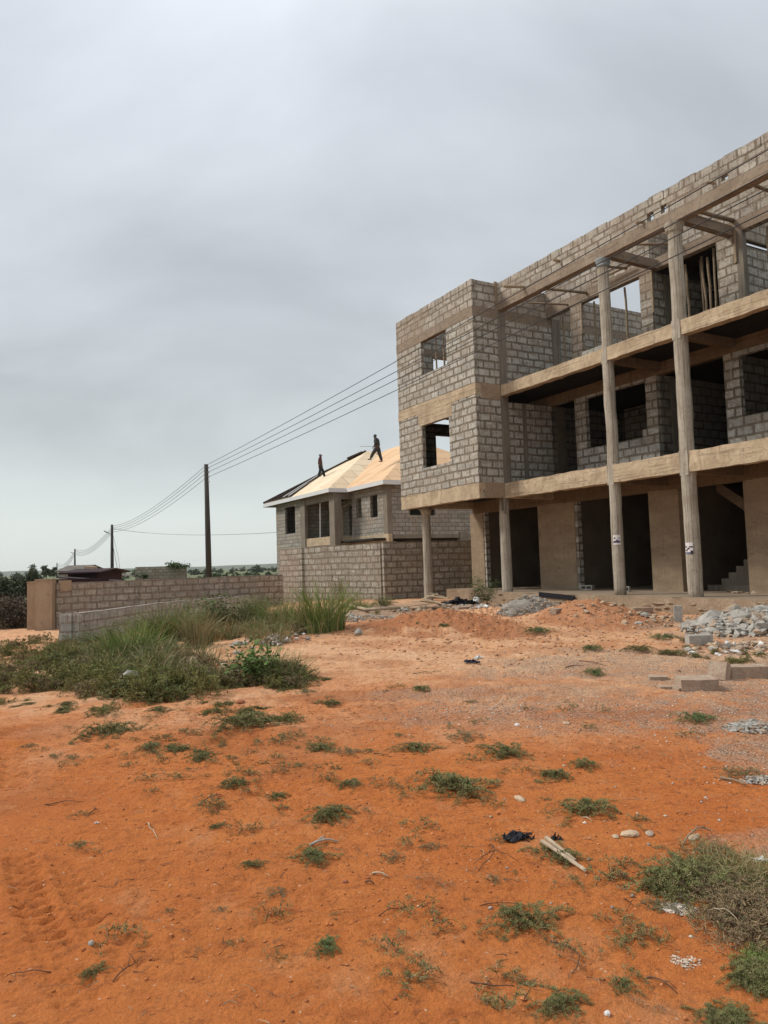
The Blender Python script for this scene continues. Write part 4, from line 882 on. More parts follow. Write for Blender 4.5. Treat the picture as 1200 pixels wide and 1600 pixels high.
def tint(rs, n, a, b, dry=.0, dc=(.26, .19, .10)):
    t = rs.rand(n, 1); c = np.array(a)*(1-t)+np.array(b)*t; c = c*(.8+.4*rs.rand(n, 1))
    k = rs.rand(n) < dry; c[k] = np.array(dc)*(.7+.5*rs.rand(k.sum(), 1)); return np.concatenate([c, np.ones((n, 1))], 1)
def creep(seed, R=.28, stems=16, nodes=18, a=(.105, .115, .040), b=(.20, .20, .075), dry=.12, leaf=.0115, h=.05, twig=(.17, .10, .06)):
    rs = np.random.RandomState(seed); parts = []
    ang = rs.rand(stems)*2*np.pi; L_ = R*(.35+.65*rs.rand(stems)); org = rs.randn(stems, 2)*R*.22
    t = np.linspace(0, 1, 7)[None, :]; bend = rs.randn(stems, 1)*.9; A = ang[:, None]+bend*t
    x = org[:, :1]+np.cumsum(np.cos(A)*L_[:, None]/7, 1); y = org[:, 1:]+np.cumsum(np.sin(A)*L_[:, None]/7, 1)
    hh_ = h*(.4+rs.rand(stems, 1)); z = hh_*np.sin(np.pi*np.clip(t*.9+.12, 0, 1))+.004
    pts = np.stack([x, y, np.broadcast_to(z, x.shape)], -1)
    parts.append(ribbons(pts, np.full(stems, .006), tint(rs, stems, twig, tuple(q*1.4 for q in twig)), rs))
    m_ = stems*nodes; si = np.repeat(np.arange(stems), nodes); tt = rs.rand(m_)*6; i0 = tt.astype(int); fr = (tt-i0)[:, None]
    P = pts[si, i0]*(1-fr)+pts[si, np.minimum(i0+1, 6)]*fr
    dr_ = pts[si, np.minimum(i0+1, 6)]-pts[si, i0]; dr_ /= np.linalg.norm(dr_, axis=1, keepdims=True)+1e-9
    for sd in (-1, 1):
        side = np.stack([-dr_[:, 1]*sd, dr_[:, 0]*sd, .25+.5*rs.rand(m_)], 1)+dr_*.35+rs.randn(m_, 3)*.25
        # each node bears a small feathery frond: 3 leaflets in a row
        for q in range(3):
            Pq = P+side*leaf*.55*q
            parts.append(leaves(Pq, side+dr_*rs.uniform(-.4, .6), leaf*(.7+.6*rs.rand(m_)), leaf*.42, tint(rs, m_, a, b, dry), rs))
    return cat_(parts)
def clump(seed, n=220, R=.18, H=.6, w=.009, a=(.10, .14, .05), b=(.19, .23, .09), dry=.12, spread=1., dc=(.34, .27, .14)):
    rs = np.random.RandomState(seed); ang = rs.rand(n)*2*np.pi; rr = R*np.sqrt(rs.rand(n)); bx = rr*np.cos(ang); by = rr*np.sin(ang)
    lean = (.15+.75*rs.rand(n)**1.3)*spread; az_ = ang+rs.randn(n)*.7; hh_ = H*(.45+.65*rs.rand(n)); t = np.linspace(0, 1, 6)
    out_ = lean[:, None]*hh_[:, None]*(t[None]**1.8); zz = hh_[:, None]*(t[None]-.42*lean[:, None]*t[None]**2.4)
    pts = np.stack([bx[:, None]+np.cos(az_)[:, None]*out_, by[:, None]+np.sin(az_)[:, None]*out_, zz-.01], -1)
    return ribbons(pts, w*(.6+.8*rs.rand(n)), tint(rs, n, a, b, dry, dc), rs)
def leafy(seed, stems=14, H=.7, R=.25, leaf=.05, per=26, a=(.07, .11, .035), b=(.13, .18, .06), dry=.03, top=.25, wide=.45):
    rs = np.random.RandomState(seed); ang = rs.rand(stems)*2*np.pi; L_ = H*(.5+.6*rs.rand(stems)); t = np.linspace(0, 1, 6)
    lean = R/H*(.3+1.2*rs.rand(stems)); bx = rs.randn(stems)*R*.25; by = rs.randn(stems)*R*.25
    pts = np.stack([bx[:, None]+np.cos(ang)[:, None]*lean[:, None]*L_[:, None]*t**1.3, by[:, None]+np.sin(ang)[:, None]*lean[:, None]*L_[:, None]*t**1.3, L_[:, None]*t[None]*.95], -1)
    parts = [ribbons(pts, np.full(stems, .012), tint(rs, stems, (.13, .10, .05), (.2, .15, .08)), rs)]
    m_ = stems*per; si = np.repeat(np.arange(stems), per); tt = (top+(1-top)*rs.rand(m_))*5; i0 = np.minimum(tt.astype(int), 4); fr = (tt-i0)[:, None]
    P = pts[si, i0]*(1-fr)+pts[si, i0+1]*fr; Dv = rs.randn(m_, 3); Dv[:, 2] = Dv[:, 2]*.35+.15
    P2 = P+Dv/np.linalg.norm(Dv, axis=1, keepdims=True)*rs.rand(m_, 1)*leaf*2.2
    parts.append(leaves(P2, Dv, leaf*(.6+.8*rs.rand(m_)), leaf*wide, tint(rs, m_, a, b, dry), rs)); return cat_(parts)
def place(VFC, sc=1., rz=0., loc=(0, 0, 0), sz=None):
    V, Fc, C = VFC; c_, s_ = math.cos(rz), math.sin(rz); V = V*np.array([sc, sc, sz if sz else sc]); V = np.stack([V[:, 0]*c_-V[:, 1]*s_, V[:, 0]*s_+V[:, 1]*c_, V[:, 2]], 1)+np.array(loc)
    return V, Fc, C
def drape(VFC, f=1.):                         # follow the ground
    V, Fc, C = VFC; V = V.copy(); V[:, 2] += gz(V[:, 0], V[:, 1]); return V, Fc, C

# individual creeping weeds: (px, py, width px, variant, label)
CV = [creep(k, R=.30, stems=36, nodes=40) for k in range(3)] + [creep(10+k, R=.30, stems=20, nodes=20, dry=.35, a=(.10, .12, .06), b=(.17, .18, .09)) for k in range(2)] + \
     [creep(20+k, R=.30, stems=40, nodes=30, a=(.08, .13, .045), b=(.15, .21, .08), dry=.01, h=.07) for k in range(2)] + [creep(30, R=.30, stems=22, nodes=4, dry=.7, a=(.14, .10, .07), b=(.25, .17, .1))]
protos = {}
WE = [
 (650, 1172, 66, 0, 'round dark green weed in the middle of the lot, above the largest weed'),
 (712, 1236, 135, 1, 'largest feathery weed patch in the middle of the red ground'),
 (722, 1152, 72, 3, 'thin greyish weed mat beside the gravel, above the largest weed'),
 (790, 1178, 84, 0, 'wide flat green weed right of the round dark green one'),
 (868, 1214, 70, 1, 'dark weed left half of the pair above the pale flat stone'),
 (912, 1196, 50, 0, 'smaller dark weed right half of the pair near the grey gravel'),
 (916, 1270, 96, 2, 'long green weed above the black plastic scrap on the right'),
 (872, 1338, 90, 0, 'weed with a split plank lying across it'),
 (502, 1170, 52, 0, 'small green weed, left one of a touching pair in the middle'),
 (550, 1177, 54, 3, 'greyish weed, right one of a touching pair in the middle'),
 (544, 1226, 46, 0, 'small weed tuft below the touching pair of weeds'),
 (515, 1277, 88, 1, 'long slanting weed strip in the middle left of the red ground'),
 (432, 1246, 44, 2, 'small bright weed left of the long slanting strip'),
 (372, 1226, 58, 2, 'bluish green weed tuft near the churned earth on the left'),
 (490, 1342, 78, 1, 'weed with a pale twig across it in the left middle'),
 (394, 1352, 42, 0, 'bushy little weed left of the one with a pale twig'),
 (432, 1398, 52, 3, 'thin weed with a white stick under it, left foreground'),
 (508, 1484, 58, 5, 'yellowish bushy seedling in the bottom centre'),
 (615, 1470, 36, 7, 'small dry brown tuft right of the yellowish seedling'),
 (676, 1324, 44, 3, 'small grey weed left of the black plastic scrap'),
 (612, 1340, 52, 3, 'sparse weed over dry twigs in the centre'),
 (668, 1380, 78, 7, 'dry brown twig mat in the centre foreground'),
 (768, 1374, 50, 3, 'broken dark weed sprig below a bent brown stem'),
 (820, 1442, 112, 0, 'large weed with bare twigs in the lower right'),
 (838, 1536, 36, 3, 'tiny weed above the bottom right tuft'),
 (878, 1572, 94, 1, 'dense weed tuft at the bottom right edge'),
 (975, 1540, 52, 0, 'green head of a half dry weed at the bottom right'),
 (1020, 1574, 66, 7, 'dry grey half of a weed at the bottom right'),
 (146, 1520, 50, 0, 'lone weed in the bottom left beside the tyre tracks'),
 (266, 1424, 28, 3, 'tiny weed above the lone bottom left one'),
 (350, 1422, 36, 3, 'small weed right of the tiny one in the left foreground'),
 (306, 1488, 42, 7, 'dry sprig in the left foreground with no green leaves'),
 (340, 1292, 34, 0, 'little weed below the bluish green tuft on the left'),
 (378, 1134, 104, 0, 'long low weed mat at the upper left of the red ground'),
 (315, 1186, 54, 1, 'narrow weed strip left of the churned earth'),
 (168, 1147, 92, 0, 'long thin weed strip close to the left thicket'),
 (42, 1168, 32, 3, 'small weed at the far left edge of the road'),
 (658, 1079, 40, 5, 'bright green seedling alone on the tan ground'),
 (515, 1101, 42, 0, 'small dark weed on tan ground, left of the bright seedling'),
 (734, 1098, 32, 3, 'small weed right of the bright green seedling'),
 (480, 1083, 44, 3, 'weed over a brown hollow at the edge of the tan ground'),
 (838, 990, 50, 5, 'bright green weed in the dip between the two red mounds'),
 (925, 1016, 46, 5, 'green weed below the right red mound, upper of two'),
 (930, 1053, 46, 5, 'green weed below the right red mound, lower of two'),
 (998, 1016, 44, 0, 'dark weed left of the pair beside the rubble heap'),
 (1036, 998, 44, 5, 'bushy green weed standing left of the rubble heap'),
 (1050, 1023, 48, 0, 'low dark green weed in front of the bushy one by the rubble'),
 (1086, 1127, 66, 5, 'thin bright green strip beside the small grey gravel heap'),
 (905, 952, 24, 5, 'tiny green weed against the plinth on the right mound'),
 (1150, 1212, 92, 3, 'grey green weed mat in the gravel at the right edge'),
]
protoobj = {}
for k, (px, py, wpx, var, label) in enumerate(WE):
    p = gp(px, py); sc = 1.15*wpx/pxm(p)/.60; rs = random.Random(k)
    if var not in protoobj:
        V, Fc, C = CV[var]; o = np_mesh('creeping_weed', V, Fc, MT['leaf'], colors=C); protoobj[var] = o
    else: o = protoobj[var].copy(); col.objects.link(o)
    o.location = (p.x, p.y, p.z-.004); o.rotation_euler = (0, 0, rs.uniform(0, 6.28)); o.scale = (sc, sc*rs.uniform(.8, 1.25), sc*rs.uniform(.9, 1.2))
    tag(o, label, 'weed', 'creeping weeds scattered over the red ground')

# ground cover that nobody could count
def cover(name, blobs, n, seed, variants, smin, smax, kindlabel, mat='leaf'):
    rs = np.random.RandomState(seed); parts = []; wts = np.array([bl[4] for bl in blobs], float); wts /= wts.sum()
    for i in range(n):
        cx, cy, rx, ry, _ = blobs[rs.choice(len(blobs), p=wts)]; r = np.sqrt(rs.rand())*1.; a = rs.rand()*6.283
        px, py = cx+rx*r*np.cos(a), cy+ry*r*np.sin(a); p = gp(px, py); v = variants[rs.randint(len(variants))]
        parts.append(drape(place(v, rs.uniform(smin, smax), rs.rand()*6.28, (p.x, p.y, -.01))))
    V, Fc, C = cat_(parts); o = np_mesh(name, V, Fc, MT[mat], colors=C); return tag(o, kindlabel, 'ground cover', None, 'stuff')
LV = [creep(50+k, R=.34, stems=20, nodes=22, h=(.05, .09, .14, .2, .12)[k], leaf=.022, a=((.085, .095, .030), (.11, .115, .034), (.09, .11, .036), (.12, .125, .036), (.12, .10, .045))[k], b=((.165, .17, .055), (.21, .205, .06), (.18, .19, .065), (.22, .225, .062), (.21, .17, .08))[k], dry=(.1, .12, .08, .15, .5)[k]) for k in range(5)]
LG = [clump(40+k, n=46, R=.14, H=.42, w=.011, spread=1.3, a=(.10, .13, .05), b=(.20, .23, .09), dry=.25) for k in range(3)]+[clump(45, n=40, R=.14, H=.36, w=.010, spread=1.5, a=(.15, .13, .07), b=(.28, .23, .12), dry=.5)]
cover('ground_cover', [(70, 1045, 130, 28, 3), (200, 1070, 110, 20, 2), (10, 1030, 60, 25, 1), (150, 1010, 60, 14, .8), (300, 1072, 60, 9, .35), (410, 1068, 60, 8, .35), (250, 1086, 90, 8, .4), (20, 1075, 50, 12, .5), (60, 1010, 50, 10, .3)], 300, 5, LV, .45, 1.25, 'dense dark green creeping growth covering the bank on the left')
cover('rough_grass', [(150, 1035, 120, 30, 1.2), (240, 1035, 90, 24, 2), (320, 985, 110, 18, 2.), (400, 985, 50, 16, 1.), (300, 1062, 90, 8, .5), (430, 1060, 50, 7, .5), (390, 975, 70, 12, 1), (470, 985, 60, 10, .6), (560, 945, 50, 8, .3)], 360, 15, LG+LV[4:], .6, 1.45, 'rough grass and dry weeds growing through the thicket on the left')
cover('ground_cover', [(1120, 1020, 90, 10, 1), (1150, 1030, 60, 8, 1), (1080, 1000, 30, 6, .3), (590, 950, 70, 10, .8), (650, 965, 50, 8, .4), (565, 905, 10, 30, .01), (590, 938, 14, 8, .3)], 40, 6, LV, .25, .5, 'patchy green growth around the rubble and the pit of gravel')
cover('low_mats', [(230, 1088, 80, 5, 1), (50, 1099, 60, 6, 1), (330, 1108, 90, 8, 1.2), (410, 1128, 60, 8, .8), (150, 1112, 70, 4, .7), (300, 1075, 90, 5, .7), (460, 1062, 60, 4, .5), (290, 1170, 60, 10, .5)], 62, 27, LV[:2]+CV[:2], .22, .6, 'low green mats creeping out of the thicket over the red ground')
SM = [creep(60+k, R=.2, stems=8, nodes=9, dry=.25, leaf=.014) for k in range(4)]
cover('sparse_weeds', [(600, 1230, 330, 120, 3), (300, 1160, 260, 60, 3.5), (430, 1180, 120, 60, 1.5), (800, 1400, 300, 180, 2), (250, 1400, 250, 180, .6), (1000, 1130, 200, 60, .6), (560, 1090, 120, 20, .5)], 170, 7, SM, .25, .85, 'sparse little sprigs dotted over the red ground')
# the grass bed at the right edge
RG = [clump(80+k, n=50, R=.14, H=.10, w=.005, spread=2.0, a=(.12, .125, .04), b=(.22, .21, .075), dry=.45) for k in range(3)]
RD = [clump(84+k, n=44, R=.14, H=.07, w=.005, spread=2.2, a=(.11, .08, .05), b=(.22, .16, .10), dry=.5) for k in range(2)]+[creep(88, R=.25, stems=20, nodes=8, dry=.6, a=(.10, .09, .05), b=(.2, .16, .09))]
def coverm(name, spec, label, seed):
    rs = np.random.RandomState(seed); parts = []
    for (cx, cy, rx, ry, n, variants, s0, s1) in spec:
        for i in range(n):
            r = np.sqrt(rs.rand()); a = rs.rand()*6.283; p = gp(cx+rx*r*np.cos(a), cy+ry*r*np.sin(a))
            parts.append(drape(place(variants[rs.randint(len(variants))], rs.uniform(s0, s1), rs.rand()*6.28, (p.x, p.y, -.006))))
    V, Fc, C = cat_(parts); o = np_mesh(name, V, Fc, MT['leaf'], colors=C); return tag(o, label, 'grass', None, 'stuff')
BG = [creep(90+k, R=.26, stems=24, nodes=16, a=(.12, .17, .04), b=(.22, .27, .08), dry=.02, leaf=.013, h=.05) for k in range(2)]
coverm('grass', [(1095, 1355, 60, 34, 34, RG+RG+CV[:1], .5, 1.), (1165, 1380, 60, 36, 34, RG, .5, 1.1), (1180, 1430, 58, 58, 64, RD, .6, 1.1), (1130, 1415, 55, 28, 22, RD+RG, .5, .9), (1060, 1385, 45, 22, 14, BG+CV[:2], .2, .45), (1110, 1400, 110, 70, 16, RD+CV[3:5], .3, .6)],
       'matted green and brown grass bed at the lower right edge', 11)
coverm('low_weeds', [(1180, 1500, 30, 16, 10, BG, .25, .45), (1195, 1530, 22, 14, 10, CV[:2], .3, .5), (1150, 1592, 24, 5, 4, CV[:2], .25, .4)], 'yellow green weeds below the grass bed at the right edge', 12)

# grass clumps and bushes in the thicket
def veg(name, VFC, px, py, h_px=None, H=1., label='', cat='grass', group=None, mat='leaf', rz=0., sx=1., dpt=None):
    p = gp(px, py); sc = (h_px/pxm(p)/H) if h_px else 1.
    V, Fc, C = VFC; o = np_mesh(name, V, Fc, MT[mat], colors=C); o.location = (p.x, p.y, p.z-.02); o.scale = (sc*sx, sc*sx, sc); o.rotation_euler = (0, 0, rz); return tag(o, label, cat, group)
GA = dict(a=(.11, .14, .045), b=(.20, .23, .085)); GB = dict(a=(.11, .16, .04), b=(.20, .27, .07)); GD = dict(a=(.16, .14, .06), b=(.28, .23, .11))
grp = 'grass clumps in the thicket on the left'
veg('grass_clump', clump(1, 420, .40, 1., .020, spread=1.0, **GA), 268, 1003, 74, 1, 'tall bluish grass clump in front of the low pale wall', group=grp)
veg('grass_clump', clump(2, 300, .30, 1., .016, spread=.8, **GD), 312, 1010, 74, 1, 'straw coloured stalky clump right of the tall bluish grass', group=grp)
veg('grass_clump', clump(3, 520, .55, 1., .024, spread=.9, **GB), 205, 1032, 64, 1, 'bright green broad grass clump nearest the low pale wall', group=grp, sx=1.1)
veg('grass_clump', clump(4, 340, .40, 1., .018, spread=1.1, **GB), 160, 1062, 38, 1, 'arching green grass clump low on the left bank', group=grp, sx=1.7)
veg('grass_clump', clump(5, 280, .40, 1., .018, spread=1.0, **GB), 232, 1062, 36, 1, 'green grass clump above the broken concrete lump', group=grp, sx=1.5)
veg('grass_clump', clump(6, 260, .34, 1., .013, spread=.7, dry=.3, **GA), 450, 985, 72, 1, 'upright grey green reeds, leftmost of the three clumps by the gravel', group=grp)
veg('grass_clump', clump(7, 200, .30, 1., .015, spread=1.0, dry=.2, **GB), 477, 986, 60, 1, 'short green reeds between two taller clumps by the gravel', group=grp)
veg('grass_clump', clump(8, 460, .34, 1., .016, spread=.85, dry=.2, **GB), 507, 985, 92, 1, 'tallest dense green reed clump at the edge of the gravel', group=grp)
veg('grass_clump', clump(9, 240, .5, 1., .014, spread=1.2, **GD), 425, 1005, 46, 1, 'dry brown grass left of the reed clumps', group=grp, sx=1.4)
veg('grass_clump', clump(10, 260, .5, 1., .016, spread=1.1, **GB), 450, 1062, 34, 1, 'green grass clump behind the leafy shrub on the left', group=grp, sx=1.8)
veg('grass_clump', clump(11, 220, .4, 1., .014, spread=1.1, **GD), 345, 1000, 40, 1, 'dry tangled grass between the straw clump and the bushy weed', group=grp, sx=1.5)
g2 = 'leafy bushes in the thicket on the left'
veg('leafy_bush', leafy(1, 26, 1., .42, .085, 60), 335, 990, 62, 1, 'dark leafy bush against the low pale wall', 'bush', g2)
veg('leafy_bush', leafy(2, 44, 1., .62, .055, 80, a=(.10, .12, .045), b=(.17, .19, .075), dry=.15), 372, 985, 52, 1, 'round olive bushy weed right of the dark leafy bush', 'bush', g2, sx=1.1)
veg('leafy_bush', leafy(3, 16, 1., .50, .14, 42, a=(.08, .14, .035), b=(.15, .22, .06), wide=.55), 400, 1066, 66, 1, 'broad leaved green shrub at the front of the thicket', 'bush', g2)
veg('leafy_bush', leafy(4, 30, 1., .5, .06, 46, a=(.09, .11, .045), b=(.15, .17, .07), dry=.1), 405, 968, 42, 1, 'small bush under the left end of the tall compound wall', 'bush', g2)
veg('leafy_bush', leafy(5, 30, 1., .6, .06, 60, a=(.05, .08, .03), b=(.10, .14, .05), dry=.1), 130, 1012, 30, 1, 'low dark bush at the foot of the pale corner stub', 'bush', g2, sx=1.5)
veg('leafy_bush', leafy(6, 22, 1., .42, .07, 60, a=(.05, .09, .03), b=(.10, .15, .05)), 757, 948, 46, 1, 'dark green bush at the bay column by the broken plinth', 'bush', g2)
veg('leafy_bush', leafy(7, 20, 1., .5, .06, 40, a=(.05, .09, .03), b=(.10, .15, .05)), 597, 947, 18, 1, 'small dark bush at the foot of the compound wall corner', 'bush', g2, sx=1.4)
veg('leafy_bush', leafy(8, 20, 1., .35, .05, 50, a=(.10, .08, .04), b=(.16, .13, .06), dry=.3, top=.5), 530, 940, 44, 1, 'spindly brown weed against the tall compound wall', 'bush', g2)
veg('leafy_bush', leafy(21, 40, 1., .55, .05, 70, a=(.10, .13, .035), b=(.18, .21, .06), dry=.1), 395, 978, 50, 1, 'loose olive bush between the round bushy weed and the reeds', 'bush', g2, sx=1.1)
veg('leafy_bush', leafy(22, 34, 1., .6, .05, 60, a=(.09, .13, .035), b=(.16, .20, .06), dry=.1), 300, 985, 54, 1, 'green bush rising between the bluish grass and the dark leafy bush', 'bush', g2)
veg('grass_clump', clump(23, 300, .4, 1., .016, spread=1.0, **GB), 425, 978, 52, 1, 'bright grass clump just left of the upright grey green reeds', group=grp, sx=1.2)
veg('grass_clump', clump(24, 260, .5, 1., .014, spread=1.1, **GB), 560, 952, 16, 1, 'short grass at the foot of the tall compound wall beside the bamboo', group=grp, sx=2.2)
veg('grass_clump', clump(25, 300, .4, 1., .018, spread=.95, **GB), 240, 1008, 66, 1, 'tall green grass clump between the bluish clump and the broad bright one', group=grp, sx=1.2)
veg('leafy_bush', leafy(26, 26, 1., .6, .06, 60, a=(.07, .09, .03), b=(.14, .15, .05), dry=.15), 175, 1008, 40, 1, 'dark leafy weeds against the low pale wall right of its corner stub', 'bush', g2, sx=1.3)
# tall seed stalks over the walls
def stalks(px, py, h_px, n, seed, label):
    p = gp(px, py); H = h_px/pxm(p); rs = np.random.RandomState(seed); t = np.linspace(0, 1, 8); az_ = rs.rand(n)*6.28; ln = rs.uniform(.15, .7, n); hh_ = H*(.6+.4*rs.rand(n))
    pts = np.stack([rs.randn(n)[:, None]*.2+np.cos(az_)[:, None]*ln[:, None]*t**2.2, rs.randn(n)[:, None]*.1+np.sin(az_)[:, None]*ln[:, None]*t**2.2, hh_[:, None]*(t-.18*t**3)], -1)
    parts = [ribbons(pts, np.full(n, .014), tint(rs, n, (.16, .12, .07), (.24, .2, .11)), rs)]
    m_ = n*9; si = np.repeat(np.arange(n), 9); P = pts[si, rs.randint(5, 8, m_)]; parts.append(leaves(P, rs.randn(m_, 3), .07, .03, tint(rs, m_, (.14, .09, .06), (.22, .16, .09)), rs))
    V, Fc, C = cat_(parts); o = np_mesh('seed_stalks', V, Fc, MT['leaf'], colors=C); o.location = p; return tag(o, label, 'grass', 'dry seed stalks above the thicket')
stalks(255, 1000, 95, 5, 1, 'thin seed stalks rising over the tall bluish grass')
stalks(330, 990, 88, 5, 2, 'brown seed stalks rising over the dark leafy bush')
stalks(440, 980, 80, 5, 3, 'long wispy stalks in front of the left end of the compound wall')

# trees and scrub beyond
def crown(seed, n, rx, ry, rz, leaf, a, b, lobes=7):
    rs = np.random.RandomState(seed); parts = []
    for k in range(lobes):
        c0 = rs.randn(3)*np.array([rx, ry, rz])*.48; c0[2] = abs(c0[2])*.9; m_ = n//lobes; r = rs.randn(m_, 3); r /= np.linalg.norm(r, axis=1, keepdims=True); r *= (rs.rand(m_, 1)**.45)*np.array([rx, ry, rz])*(.32+.25*rs.rand())
        parts.append(leaves(c0+r, rs.randn(m_, 3), leaf*(.6+.8*rs.rand(m_)), leaf*.6, tint(rs, m_, a, b), rs))
    return cat_(parts)
def tree(px, py_base, py_top, Y, wpx, seed, label, a=(.045, .06, .032), b=(.10, .12, .06), trunk=.5, n=4200, leaf=.10, name='tree', group='trees beyond the walls'):
    base = at_depth(px, py_base, Y); topp = at_depth(px, py_top, Y); H = topp.z-base.z; Wd = wpx/F_PX*Y
    e = empty(name, base, 0, label, 'tree', group); q = MB(); q.tube([(0, 0, -.6), (.05, 0, H*.35), (.1, .05, H*.7)], [.05*H*.6, .03*H*.6, .012*H], 8)
    for k in range(4): a_ = k*1.7+seed; q.tube([(.03, 0, H*.3), (math.cos(a_)*Wd*.18, math.sin(a_)*Wd*.18, H*.6), (math.cos(a_)*Wd*.3, math.sin(a_)*Wd*.3, H*.85)], [.02*H, .012*H, .004*H], 6)
    q.build('trunk', MT['pole'], e, uv=False, smooth=True)
    V, Fc, C = place(crown(seed, n, Wd*.5, Wd*.5, H*.42, leaf, a, b), 1, 0, (0, 0, H*.5)); np_mesh('crown', V, Fc, MT['leaf'], e, colors=C)
tree(33, 970, 885, 33, 46, 1, 'tall ragged dark tree at the left edge beyond the pier')
tree(10, 975, 905, 32, 40, 2, 'lower dark tree left of the tall ragged one')
tree(48, 960, 898, 38, 24, 3, 'small dark tree right beside the narrow pier')
tree(72, 905, 887, 150, 18, 4, 'small distant tree left of the lamp poles', leaf=.5, n=900)
tree(84, 905, 889, 160, 14, 5, 'small distant tree just right of the other one behind the pier', leaf=.5, n=900)
def scrub(name, spec, label, seed, a, b, leaf, n):
    rs = np.random.RandomState(seed); parts = []; var = [crown(seed+q, n, 1, 1, .8, leaf, a, b, 5) for q in range(4)]
    for (x0, x1, y0, y1, Y0_, Y1_, s0, s1, m_) in spec:
        for i in range(m_):
            t = rs.rand(); px = x0+(x1-x0)*t; Yd = Y0_+(Y1_-Y0_)*rs.rand(); x = (px-600)/F_PX*Yd; sc = rs.uniform(s0, s1)
            parts.append(place(var[rs.randint(4)], sc, rs.rand()*6.28, (x, Yd, float(gz(x, Yd))+sc*.1)))
    V, Fc, C = cat_(parts); return tag(np_mesh(name, V, Fc, MT['leaf'], colors=C), label, 'bushes', None, 'stuff')
scrub('brown_scrub', [(-10, 50, 0, 0, 27.8, 34, .7, 1.25, 60), (-110, -8, 0, 0, 27, 34, .7, 1.3, 40)], 'dark maroon brown scrub behind the road at the far left', 21, (.055, .042, .028), (.12, .085, .05), .085, 760)
scrub('distant_woods', [(90, 440, 0, 0, 120, 240, .7, 1.3, 44), (285, 430, 0, 0, 80, 120, .7, 1.15, 22), (-60, 460, 0, 0, 300, 600, 1.5, 2.8, 70), (150, 215, 0, 0, 70, 100, .7, 1.1, 10), (440, 620, 0, 0, 90, 300, 1, 2.5, 20)], 'belt of distant green trees and scrub under the horizon', 22, (.05, .07, .035), (.10, .13, .06), .5, 260)
# hills
def hills(name, Yd, pts, c):
    V = []; Fc = []; n = len(pts); rs = np.random.RandomState(3)
    for i, (x, h) in enumerate(pts): V += [(x, Yd, -40), (x, Yd+40, h), (x, Yd+900, -40)]
    for i in range(n-1):
        for q in range(2): a_ = i*3+q; Fc.append((a_, a_+3, a_+4, a_+1))
    o = np_mesh(name, V, Fc, c, smooth=True); return tag(o, None, None, None, 'structure')
MT['hill'] = rough_mat('hill_green', (.10, .13, .085), (.14, .15, .10), .004, bs=0)
rs = np.random.RandomState(8); hx = np.linspace(-3500, 3500, 160); hh_ = 7+9*hnoise((hx, hx*0), .0016, 4, 4)+2.5*hnoise((hx, hx*0), .02, 2, 5)
hills('hills', 2300, list(zip(hx, hh_)), MT['hill'])

# ------------------------------------------------------------ sheds and walls behind the boundary wall
MT['tin_dark'] = rough_mat('dark_roof_tin', (.045, .022, .024), (.03, .016, .018), 3, bs=.2); MT['tin'] = rough_mat('old_tin', (.16, .15, .13), (.10, .085, .07), 2, spot=(.16, .08, .05))
def P_(x, y, Y): return at_depth(x, y, Y)
def shed(label, x0, x1, ytop, yeave, ybase, Y, dep, mat_w, mat_r):
    a = P_(x0, ybase, Y); b_ = P_(x1, ybase, Y); zt = P_((x0+x1)/2, ytop, Y).z; ze = P_((x0+x1)/2, yeave, Y).z; zb = -1.2
    e = empty('shed', (a.x, Y, zb), 0, label, 'shed', 'sheds behind the long low wall'); w_ = b_.x-a.x
    s = MB(); s.wall('y', 0, .12, 0, w_, 0, ze-zb); s.wall('x', 0, .12, .13, dep, 0, ze-zb); s.wall('x', w_-.12, w_, .13, dep, 0, ze-zb); s.build('wall', MT[mat_w], e)
    s = MB(); s.prism([(-.3, -.25, ze-zb), (-.3, dep*.5, zt-zb), (-.3, dep+.3, ze-zb), (-.3, dep+.3, ze-zb-.06), (-.3, dep*.5, zt-zb-.06), (-.3, -.25, ze-zb-.06)], (1, 0, 0), w_+.6); s.build('roof', MT[mat_r], e)
shed('dark maroon tin shed behind the wide brown pier', 106, 150, 888.5, 894, 920, 30.5, 3, 'tin_dark', 'tin_dark')
shed('small gabled shed with an open front behind the pier', 92, 124, 883, 892, 920, 60, 5, 'block_red', 'tin')
s = MB(); a = P_(99, 902, 29.3); b_ = P_(188, 907.5, 29.8); s.bar(a, b_, 2.4, .03); s.bar(a+Vector((0, -1.2, -.22)), b_+Vector((0, -1.2, -.0)), .05, .30); tag(s.build('lean_to_roof', MT['tin_dark'], uv=False), 'low sloping dark lean to roof just behind the long wall', 'roof')
s = MB(); s.bar(P_(152, 893, 40), P_(205, 900, 40), 1.5, .04); tag(s.build('tin_sheet', MT['tin'], uv=False), 'grey tin sheet roof edge right of the maroon shed', 'roof')
s = MB(); s.bar(P_(134, 889, 45), P_(149, 889, 45), .5, .35, j=.04); tag(s.build('water_tank', MT['rubble'], uv=False), 'small boxy tank on the skyline above the maroon shed', 'tank')
a = P_(212, 910, 62); b_ = P_(292, 910, 62); zt = P_(240, 885.5, 62).z
wallrun('roofless_building', [(a.x, 62), (b_.x, 62)], .2, zt, -1.2, 'block_red', 'roofless pinkish block building beyond the wall left of the nearest pole', 'building')
wallrun('roofless_building', [(a.x+.1, 62.2), (a.x+1.2, 70)], .2, zt-.1, -1.2, 'block_red', 'side wall of the roofless pinkish building, fading behind it', 'wall')
veg_ = crown(77, 500, 1.3, .5, .35, .18, (.05, .08, .03), (.1, .14, .05)); V, Fc, C = veg_; o = np_mesh('creeper', V+np.array([P_(272, 886, 61.5)]), Fc, MT['leaf'], colors=C); tag(o, 'green creeper growing on top of the roofless pinkish building', 'plant')
